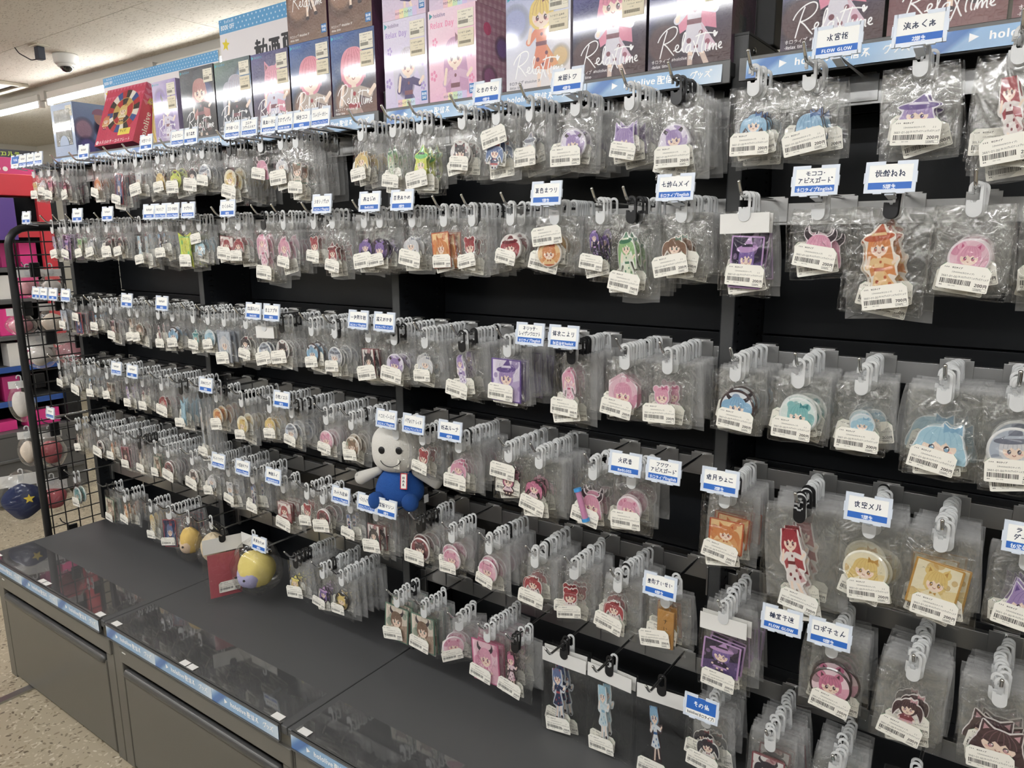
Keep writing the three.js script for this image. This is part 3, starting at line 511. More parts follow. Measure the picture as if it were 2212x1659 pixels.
// ---------------------------------------------------------------- materials
const std = (o) => new THREE.MeshStandardMaterial(o), phys = (o) => new THREE.MeshPhysicalMaterial(o);
const lin = (r, g, b) => new THREE.Color().setRGB(r, g, b);
const M = {
  paint: std({ color: lin(0.05, 0.051, 0.051), roughness: 0.5, bumpMap: GRAIN.clone(), bumpScale: 0.00015 }),
  panel: phys({ color: lin(0.011, 0.0125, 0.015), roughness: 0.36, specularIntensity: 0.8 }),
  hollow: std({ color: lin(0.05, 0.051, 0.051), roughness: 0.5 }),
  deck: std({ color: lin(0.08, 0.081, 0.082), roughness: 0.55 }),
  drawer: std({ color: lin(0.14, 0.134, 0.118), roughness: 0.32 }),
  pull: std({ color: lin(0.075, 0.075, 0.073), roughness: 0.3 }),
  chrome: std({ color: lin(0.75, 0.75, 0.74), metalness: 1, roughness: 0.14 }),
  steel: std({ color: lin(0.5, 0.5, 0.49), metalness: 1, roughness: 0.4 }),
  clip: std({ color: lin(0.66, 0.67, 0.67), roughness: 0.3 }),
  clipBlack: std({ color: lin(0.012, 0.012, 0.013), roughness: 0.35 }),
  film: phys({ color: lin(0.97, 0.97, 0.96), transmission: 1, roughness: 0.13, thickness: 0, ior: 1.58, bumpMap: FILM_BUMP, bumpScale: FILM_RANGE * 0.00024 }),
  filmStack: std({ color: lin(0.56, 0.56, 0.55), transparent: true, opacity: 0.3, roughness: 0.12, bumpMap: FILM_BUMP, bumpScale: FILM_RANGE * 0.00024 }),  // grey colour stands for the reflected haze of many clear layers
  label: std({ map: LABEL_TEX, roughness: 0.6 }),
  paper: std({ color: lin(0.78, 0.77, 0.74), roughness: 0.7 }),
  frame: std({ color: lin(0.7, 0.76, 0.85), roughness: 0.25 }),
  sheet: phys({ color: lin(0.98, 0.98, 0.98), transmission: 1, roughness: 0.03, thickness: 0, ior: 1.5 }),
  black: std({ color: lin(0.012, 0.012, 0.013), roughness: 0.4 }),
  white: std({ color: lin(0.75, 0.74, 0.71), roughness: 0.5 }),
  ceiling: std({ map: CEIL_TEX, roughness: 0.95 }),
  wall: std({ color: lin(0.68, 0.66, 0.6), roughness: 0.9 }),
  floor: std({ map: FLOOR_TEX, roughness: 0.32 }),
  beam: std({ color: lin(0.55, 0.54, 0.51), roughness: 0.6 }),
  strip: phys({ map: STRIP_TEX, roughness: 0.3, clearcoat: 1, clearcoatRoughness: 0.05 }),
  tubeGlow: std({ color: lin(0.9, 0.9, 0.88), emissive: LAMP_COLOR, emissiveIntensity: 40, roughness: 0.4 }),
};
M.paint.bumpMap.repeat.set(6, 6);
const uvMetres = (g, k) => {   // box-mapped uv in metres times k
  const p = g.attributes.position, n = g.attributes.normal, uv = new Float32Array(p.count * 2);
  for (let i = 0; i < p.count; i++) {
    const ax = Math.abs(n.getX(i)), ay = Math.abs(n.getY(i)), az = Math.abs(n.getZ(i));
    const [a, b] = ay > ax && ay > az ? [p.getX(i), p.getZ(i)] : ax > az ? [p.getZ(i), p.getY(i)] : [p.getX(i), p.getY(i)];
    uv[i * 2] = a * k; uv[i * 2 + 1] = b * k;
  }
  g.setAttribute('uv', new THREE.BufferAttribute(uv, 2));
  return g;
};
// ---------------------------------------------------------------- the shop: floor, ceiling, walls
const X0 = -8.2, X1 = 3.2, Z0 = -2.25, Z1 = 5.4;
const structure = (n, g, m, parent) => { const o = mesh(n, g, m, parent); if (!parent) o.userData.kind = 'structure'; return o; };
structure('floor', uvMetres(span(X0, X1, -0.1, 0, Z0, Z1), 0.9), M.floor);
const ceilingBase = structure('ceiling', uvMetres(span(X0, X1, CEIL + 0.014, CEIL + 0.12, -1.0, Z1), 0.8), M.ceiling);
// ceiling boards laid with open joints
for (let i = 0; i < 7; i++) for (let k = 0; k < 8; k++) {
  const x0 = -8.2 + i * 1.82 - 0.155, z0 = -1.0 + (k === 0 ? 0 : 0.535 + (k - 1) * 0.91), z1 = -1.0 + 0.535 + k * 0.91;
  const a = Math.max(x0, X0), b = Math.min(x0 + 1.82, X1), zb = Math.min(z1, Z1);
  if (b - a < 0.05 || zb - z0 < 0.05) continue;
  mesh('ceiling_board', uvMetres(span(a + 0.0015, b - 0.0015, CEIL + rr(0, 0.0016), CEIL + 0.014, z0 + 0.0015, zb - 0.0015), 0.8), M.ceiling, ceilingBase);
}
structure('ceiling_lower', uvMetres(span(X0, X1, 2.655, 2.8, Z0, -1.03), 0.8), M.ceiling);
structure('trim_1', span(X0, X1, 2.64, 2.8, -1.03, -1.0), M.beam);
for (const x of [-5.0, -3.67, -2.34]) structure('trim_2', span(x - 0.03, x + 0.03, 2.6, 2.66, -1.03, -0.97), M.beam);
structure('wall_back', span(X0, X1, -0.1, 2.8, Z0 - 0.1, Z0), M.wall);
structure('wall_front', span(X0, X1, -0.1, 2.8, Z1, Z1 + 0.1), M.wall);
structure('wall_left', span(X0 - 0.1, X0, -0.1, 2.8, Z0, Z1), M.wall);
structure('wall_right', span(X1, X1 + 0.1, -0.1, 2.8, Z0, Z1), M.wall);
{
  // unseen shelves added behind the viewer to darken what glossy surfaces mirror
  const o = thing('added_dark_gondola', 'added unseen dark shelf unit across the aisle, darkening reflections', 'shelf unit', [0, 0, 0]);
  mesh('back', span(-3.3, 2.6, 0, 1.95, 3.0, 3.04), M.panel, o); mesh('base', span(-3.3, 2.6, 0, 0.3, 2.6, 3.0), M.panel, o);
  for (const y of [0.7, 1.1, 1.5, 1.93]) mesh('shelf', span(-3.3, 2.6, y - 0.03, y, 2.7, 3.0), M.panel, o);
}
structure('trim_3', span(-2.535, -2.5, 0, 0.008, 0.36, 3.2), M.steel);        // metal bar over a floor joint
// ---------------------------------------------------------------- fluorescent fittings
LAMPS.forEach(([x, z, y], i) => {
  const back = z < 0, nth = ORD[1 + LAMPS.filter((l) => l[1] === z && l[0] < x).length];
  const o = thing('ceiling_light', back ? `bare fluorescent tube fitting behind the tall shelves, ${nth} from the end wall` : z < 3 ? `hanging fluorescent tube fitting over the aisle, ${nth} from the end wall` : `hanging fluorescent tube fitting along the front wall, ${nth} from the end wall`, 'ceiling light', [x, y, z], 'fluorescent tube fittings');
  mesh('housing', back ? rspan(-0.6, 0.6, 0.016, 0.06, -0.018, 0.018, 0.004) : rspan(-0.62, 0.62, 0.02, 0.06, -0.022, 0.022, 0.006), M.white, o);
  for (const s of [-1, 1]) mesh('lamp_holder', rbox(0.022, 0.045, 0.036, 0.004, s * 0.607, 0, 0), M.white, o);
  if (!back) for (const s of [-1, 1]) mesh('hanger_rod', rod(V(s * 0.4, 0.06, 0), V(s * 0.4, CEIL - y, 0), 0.004, 8), M.white, o);
  mesh('tube', new THREE.CylinderGeometry(0.015, 0.015, 1.18, 12).rotateZ(Math.PI / 2), M.tubeGlow, o);
  const l = new THREE.RectAreaLight(LAMP_COLOR, LAMP_POWER, 1.18, back ? 0.028 : 0.1);
  l.position.set(x, y - 0.019, z); l.lookAt(x, 0, z); l.name = 'ceiling_light_panel';
  scene.add(l);
});
// ---------------------------------------------------------------- shelf unit: uprights, back boards, bars
const UP = [-2.7, -1.8, -0.9, 0, 0.9], BAR = [0, 1.962, 1.757, 1.474, 1.232, 0.995, 0.762], BACK = -0.181, BAYN = ['', 'bay one from grid rack', 'bay two from grid rack', 'bay three from grid rack', 'bay four from grid rack'];
const ROWN = ['', 'top row', 'second row', 'third row', 'fourth row', 'fifth row', 'bottom row'];
{
  const slots = new THREE.Shape([[BACK, 0.53], [0, 0.53], [0, 2.058], [BACK, 2.058]].map(([a, b]) => new THREE.Vector2(a, b)));
  for (let y = 0.56; y < 2.03; y += 0.0175) for (const z of [-0.035, -0.16]) slots.holes.push(new THREE.Path([[z, y], [z, y + 0.0042], [z + 0.013, y + 0.0042], [z + 0.013, y]].map(([a, b]) => new THREE.Vector2(a, b))));
  const plate = new THREE.ExtrudeGeometry(slots, { depth: 0.002, bevelEnabled: false }).rotateY(-Math.PI / 2);   // (z, y) plane facing x
  UP.forEach((x, i) => {
    const o = thing('shelf_upright', i === 0 ? 'dark grey slotted upright post against the wire grid rack' : i === 4 ? 'dark grey slotted upright post at the far end from the grid rack' : `dark grey slotted upright post ${ORD[i + 1]} from the wire grid rack`, 'shelf post', [x, 0, 0], 'slotted upright posts');
    mesh('front_face', rspan(-0.014, 0.014, 0.5185, 2.058, -0.004, 0, 0.0015), M.paint, o);
    mesh('slotted_side', plate, M.panel, o, [0.014, 0, 0]);
    mesh('slotted_side', plate, M.panel, o, [-0.012, 0, 0]);
    mesh('core', span(-0.008, 0.008, 0.5185, 2.05, BACK, -0.01), M.hollow, o);
    mesh('cap', rspan(-0.015, 0.015, 2.057, 2.062, BACK, 0.001, 0.001), M.paint, o);
    mesh('bolt', new THREE.SphereGeometry(0.0065, 10, 6).scale(0.4, 1, 1), M.chrome, o, [0.0145, 2.035, -0.035]);
    if (i > 1) mesh('top_post', rspan(-0.02, 0.02, 2.063, 2.62, BACK + 0.002, BACK + 0.05, 0.003), M.paint, o);
  });
  for (let b = 1; b <= 4; b++) {
    const x0 = UP[b - 1], x1 = UP[b], o = thing('back_panel', `dark charcoal back panel of stacked boards, ${BAYN[b]}`, 'back panel', [0, 0, 0], 'back panels');
    const ys = [0.5195, 0.72, 0.955, 1.21, 1.488, 1.72, 1.925, 2.05];
    for (let k = 1; k < ys.length; k++) mesh('board', rspan(x0 + 0.0162, x1 - 0.0142, ys[k - 1] + 0.0015, ys[k] - 0.0015, BACK - 0.02, BACK + (k % 2 ? 0 : 0.003), 0.0015), M.panel, o);
    mesh('backing', span(x0 + 0.0005, x1 - 0.0005, 0.5195, 2.05, BACK - 0.03, BACK - 0.0205), M.hollow, o);
    for (let r = 1; r <= 6; r++) {
      const bar = thing('hook_bar', `flat chrome hook bar, ${ROWN[r]}, ${BAYN[b]}`, 'hook bar', [0, BAR[r], -0.05], 'chrome hook bars');
      mesh('rail', merge([rspan(x0 + 0.03, x1 - 0.03, -0.04, 0, -0.0015, 0.0015, 0.0007), rspan(x0 + 0.03, x1 - 0.03, -0.003, 0, -0.012, 0, 0.0007)]), M.steel, bar);
      for (const s of [0, 1]) mesh('end_bracket', rspan(s ? x1 - 0.034 : x0 + 0.014, s ? x1 - 0.014 : x0 + 0.034, -0.075, -0.008, -0.004, 0.006, 0.0015), M.steel, bar);
    }
    // top shelf with its blue price strips
    const sh = thing('display_shelf', `dark grey top shelf with blue printed strips, ${BAYN[b]}`, 'shelf', [0, 0, 0], 'top shelves');
    mesh('shelf_board', rspan(x0 + 0.008, x1 - 0.008, 1.985, 2.01, BACK + 0.005, 0.026, 0.002), M.paint, sh);
    mesh('price_rail', rspan(x0 + 0.008, x1 - 0.008, 1.972, 2.013, 0.022, 0.0275, 0.0015), M.pull, sh);
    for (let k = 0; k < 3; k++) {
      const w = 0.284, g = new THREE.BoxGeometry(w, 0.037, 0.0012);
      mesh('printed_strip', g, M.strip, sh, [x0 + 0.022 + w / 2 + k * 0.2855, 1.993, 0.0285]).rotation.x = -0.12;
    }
  }
}
// ---------------------------------------------------------------- base cabinets
for (let b = 1; b <= 4; b++) {
  const x0 = b === 1 ? UP[0] + 0.01 : UP[b - 1] + 0.0015, x1 = UP[b] - 0.0015, DT = 0.518;
  const o = thing('base_cabinet', `grey steel base drawer cabinet under ${BAYN[b]}`, 'cabinet', [0, 0, 0], 'base drawer cabinets');
  mesh('body', span(x0 + 0.004, x1 - 0.004, 0.012, 0.5, BACK - 0.03, 0.395), M.hollow, o);
  mesh('end_panel', rspan(x0, x0 + 0.004, 0, 0.5, BACK - 0.03, 0.415, 0.001), M.drawer, o);
  mesh('end_panel', rspan(x1 - 0.004, x1, 0, 0.5, BACK - 0.03, 0.415, 0.001), M.drawer, o);
  mesh('deck', rspan(x0, x1, 0.492, DT - 0.002, BACK - 0.02, 0.436, 0.003), M.deck, o);
  mesh('stile', rspan(x0, x0 + 0.05, 0.0, 0.492, 0.395, 0.42, 0.003), M.drawer, o);
  mesh('stile', rspan(x1 - 0.05, x1, 0.0, 0.492, 0.395, 0.42, 0.003), M.drawer, o);
  mesh('top_rail', rspan(x0 + 0.056, x1 - 0.002, 0.392, 0.447, 0.396, 0.428, 0.004), M.drawer, o);
  mesh('drawer_front', rspan(x0 + 0.056, x1 - 0.056, 0.012, 0.352, 0.396, 0.421, 0.004), M.drawer, o);
  mesh('drawer_handle', new THREE.CapsuleGeometry(0.016, x1 - x0 - 0.15, 6, 14).rotateZ(Math.PI / 2).scale(1, 1, 0.8), M.pull, o, [(x0 + x1) / 2, 0.352, 0.418]);
  mesh('kick_board', rspan(x0 + 0.05, x1 - 0.05, 0, 0.014, 0.33, 0.4, 0.002), M.hollow, o);
  mesh('maker_plate', rbox(0.02, 0.0035, 0.001, 0.0004, x0 + 0.085, 0.432, 0.4285), M.white, o);
  mesh('price_rail', merge([rspan(x0 + 0.018, x1 - 0.022, 0.472, 0.519, 0.436, 0.44, 0.001), rspan(x0 + 0.018, x1 - 0.022, 0.516, 0.519, 0.43, 0.446, 0.001), rspan(x0 + 0.018, x1 - 0.022, 0.472, 0.475, 0.436, 0.446, 0.001)]), M.pull, o);
  const w = (x1 - x0 - 0.046) / 3;
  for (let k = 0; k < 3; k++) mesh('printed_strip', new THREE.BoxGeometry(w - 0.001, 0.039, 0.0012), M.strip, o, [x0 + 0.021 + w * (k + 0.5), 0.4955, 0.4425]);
  const s = thing('clear_plastic_sheet', `glossy clear plastic sheet along the deck front, ${BAYN[b]}`, 'plastic sheet', [(x0 + x1) / 2, DT + 0.0002, 0.36], 'clear plastic sheets on the deck');
  mesh('sheet', box(x1 - x0 - 0.045, 0.0012, 0.145), M.sheet, s);
  for (const q of [-0.5, -0.02, 0.02, 0.5]) mesh('tape', box(0.036, 0.0004, 0.02), M.paper, s, [q * (x1 - x0 - 0.1), 0.001, 0.062]);
}
// ---------------------------------------------------------------- clear bags, hangers, price labels
function filmGeo(sd, nx, ny, back) {       // a unit bag hanging from its top edge (y 0 to -1); depth in metres
  const side = (sgn) => {
    const pos = [], uv = [], idx = [];
    for (let j = 0; j <= ny; j++) for (let i = 0; i <= nx; i++) {
      const u = i / nx, v = j / ny, e = Math.min(1, Math.min(u, 1 - u) * 6) * Math.min(1, (1 - v) * 7) * Math.min(1, v * 3.2 + 0.05);
      const fold = 0.0022 * Math.sin(u * 9 + sd * 1.7 + v * 2.2) * v + 0.0026 * (fA(u * 0.6 + sd * 0.13, v * 0.6 + sd * 0.31) - 0.5) + 0.0018 * (fB(u + sd * 0.2, v) - 0.5);
      const pinch = 1 - 0.05 * Math.exp(-v * 6) * 1;
      pos.push((u - 0.5) * pinch + 0.012 * Math.sin(v * 5 + sd), -v + 0.012 * Math.sin(u * 5 + sd * 2) * v, sgn * (0.0045 * e + 0.0004) + fold * (sgn > 0 ? 1 : 0.7));
      uv.push(u * 0.62 + sd * 0.37, (1 - v) * 0.72 + sd * 0.21);
    }
    for (let j = 0; j < ny; j++) for (let i = 0; i < nx; i++) { const a = j * (nx + 1) + i, b = a + 1, c = a + nx + 1, d = c + 1; idx.push(...(sgn > 0 ? [a, c, b, b, c, d] : [a, b, c, b, d, c])); }
    const g = new THREE.BufferGeometry();
    g.setAttribute('position', new THREE.Float32BufferAttribute(pos, 3)); g.setAttribute('uv', new THREE.Float32BufferAttribute(uv, 2)); g.setIndex(idx); g.computeVertexNormals();
    return g;
  };
  const front = side(1), p = front.attributes.position, at = (i, j) => V().fromBufferAttribute(p, j * (nx + 1) + i);
  if (!back) return front;
  // the welded sides and the folded bottom edge: narrow rolled lips
  const lip = (list, across) => {
    const pos = [], uv = [], idx = [], K = 4;
    list.forEach((c, n) => { for (let k = 0; k <= K; k++) { const a = (k / K - 0.5) * Math.PI; pos.push(c.x + (across === 'x' ? Math.sin(a) * 0.011 : 0), c.y + (across === 'y' ? Math.sin(a) * 0.009 : 0), c.z + Math.cos(a) * 0.0009); uv.push(n * 0.03 + sd * 0.1, k * 0.01); } });
    for (let n = 0; n + 1 < list.length; n++) for (let k = 0; k < K; k++) { const a = n * (K + 1) + k, b = a + 1, c = a + K + 1, d = c + 1; idx.push(...(across === 'x' ? [a, c, b, b, c, d] : [a, b, c, b, d, c])); }
    const g = new THREE.BufferGeometry(); g.setAttribute('position', new THREE.Float32BufferAttribute(pos, 3)); g.setAttribute('uv', new THREE.Float32BufferAttribute(uv, 2)); g.setIndex(idx); g.computeVertexNormals(); return g;
  };
  const J = [...Array(ny + 1).keys()], I = [...Array(nx + 1).keys()];
  return mergeGeometries([front, lip(J.map((j) => at(0, j)), 'x'), lip(J.map((j) => at(nx, j)), 'x'), lip(I.map((i) => at(i, ny)), 'y')]);
}
const FILMS = [...Array(6)].map((_, i) => filmGeo(i + 1, 14, 16, true)), FILM_THIN = [...Array(3)].map((_, i) => filmGeo(i + 9, 7, 8, false));
// flat hook-shaped hanger; the rod lies in its loop at the origin
const CLIP = (() => {
  const s = new THREE.Shape();
  s.moveTo(-0.0102, -0.0205); s.lineTo(-0.0102, -0.035); s.absarc(0, -0.035, 0.0102, Math.PI, 2 * Math.PI, false); s.lineTo(0.0102, -0.003);
  s.absarc(0.0008, -0.003, 0.0094, 0, Math.PI, false); s.lineTo(-0.0086, -0.0085); s.lineTo(-0.0046, -0.0085); s.lineTo(-0.0046, -0.003);
  s.absarc(0.0008, -0.003, 0.0054, Math.PI, 0, true); s.lineTo(0.0062, -0.0205); s.lineTo(0.003, -0.021); s.lineTo(0.002, -0.024); s.lineTo(-0.004, -0.024); s.lineTo(-0.006, -0.0205); s.closePath();
  return new THREE.ExtrudeGeometry(s, { depth: 0.0018, bevelEnabled: true, bevelThickness: 0.0004, bevelSize: 0.0003, bevelSegments: 1, curveSegments: 6 }).translate(0, 0, -0.0009);
})();
const LW = 0.067, LH = 0.0375;
const LABELS = PRICES.map((_, i) => {
  const pts = [[-0.5, -0.47], [-0.47, -0.5], [0.47, -0.5], [0.5, -0.47], [0.5, 0.32], [0.41, 0.5], [-0.41, 0.5], [-0.5, 0.32]], s = new THREE.Shape(pts.map(([x, y]) => new THREE.Vector2(x * LW, y * LH)));
  const g = new THREE.ExtrudeGeometry(s, { depth: 0.0004, bevelEnabled: false }), p = g.attributes.position, uv = g.attributes.uv;
  for (let k = 0; k < p.count; k++) uv.setXY(k, ((i % 2) + 0.5 + p.getX(k) / LW * 0.995) / 2, 1 - (Math.floor(i / 2) + 0.5 - p.getY(k) / LH * 0.99) / 2);
  return g;
});
M.charm = null;
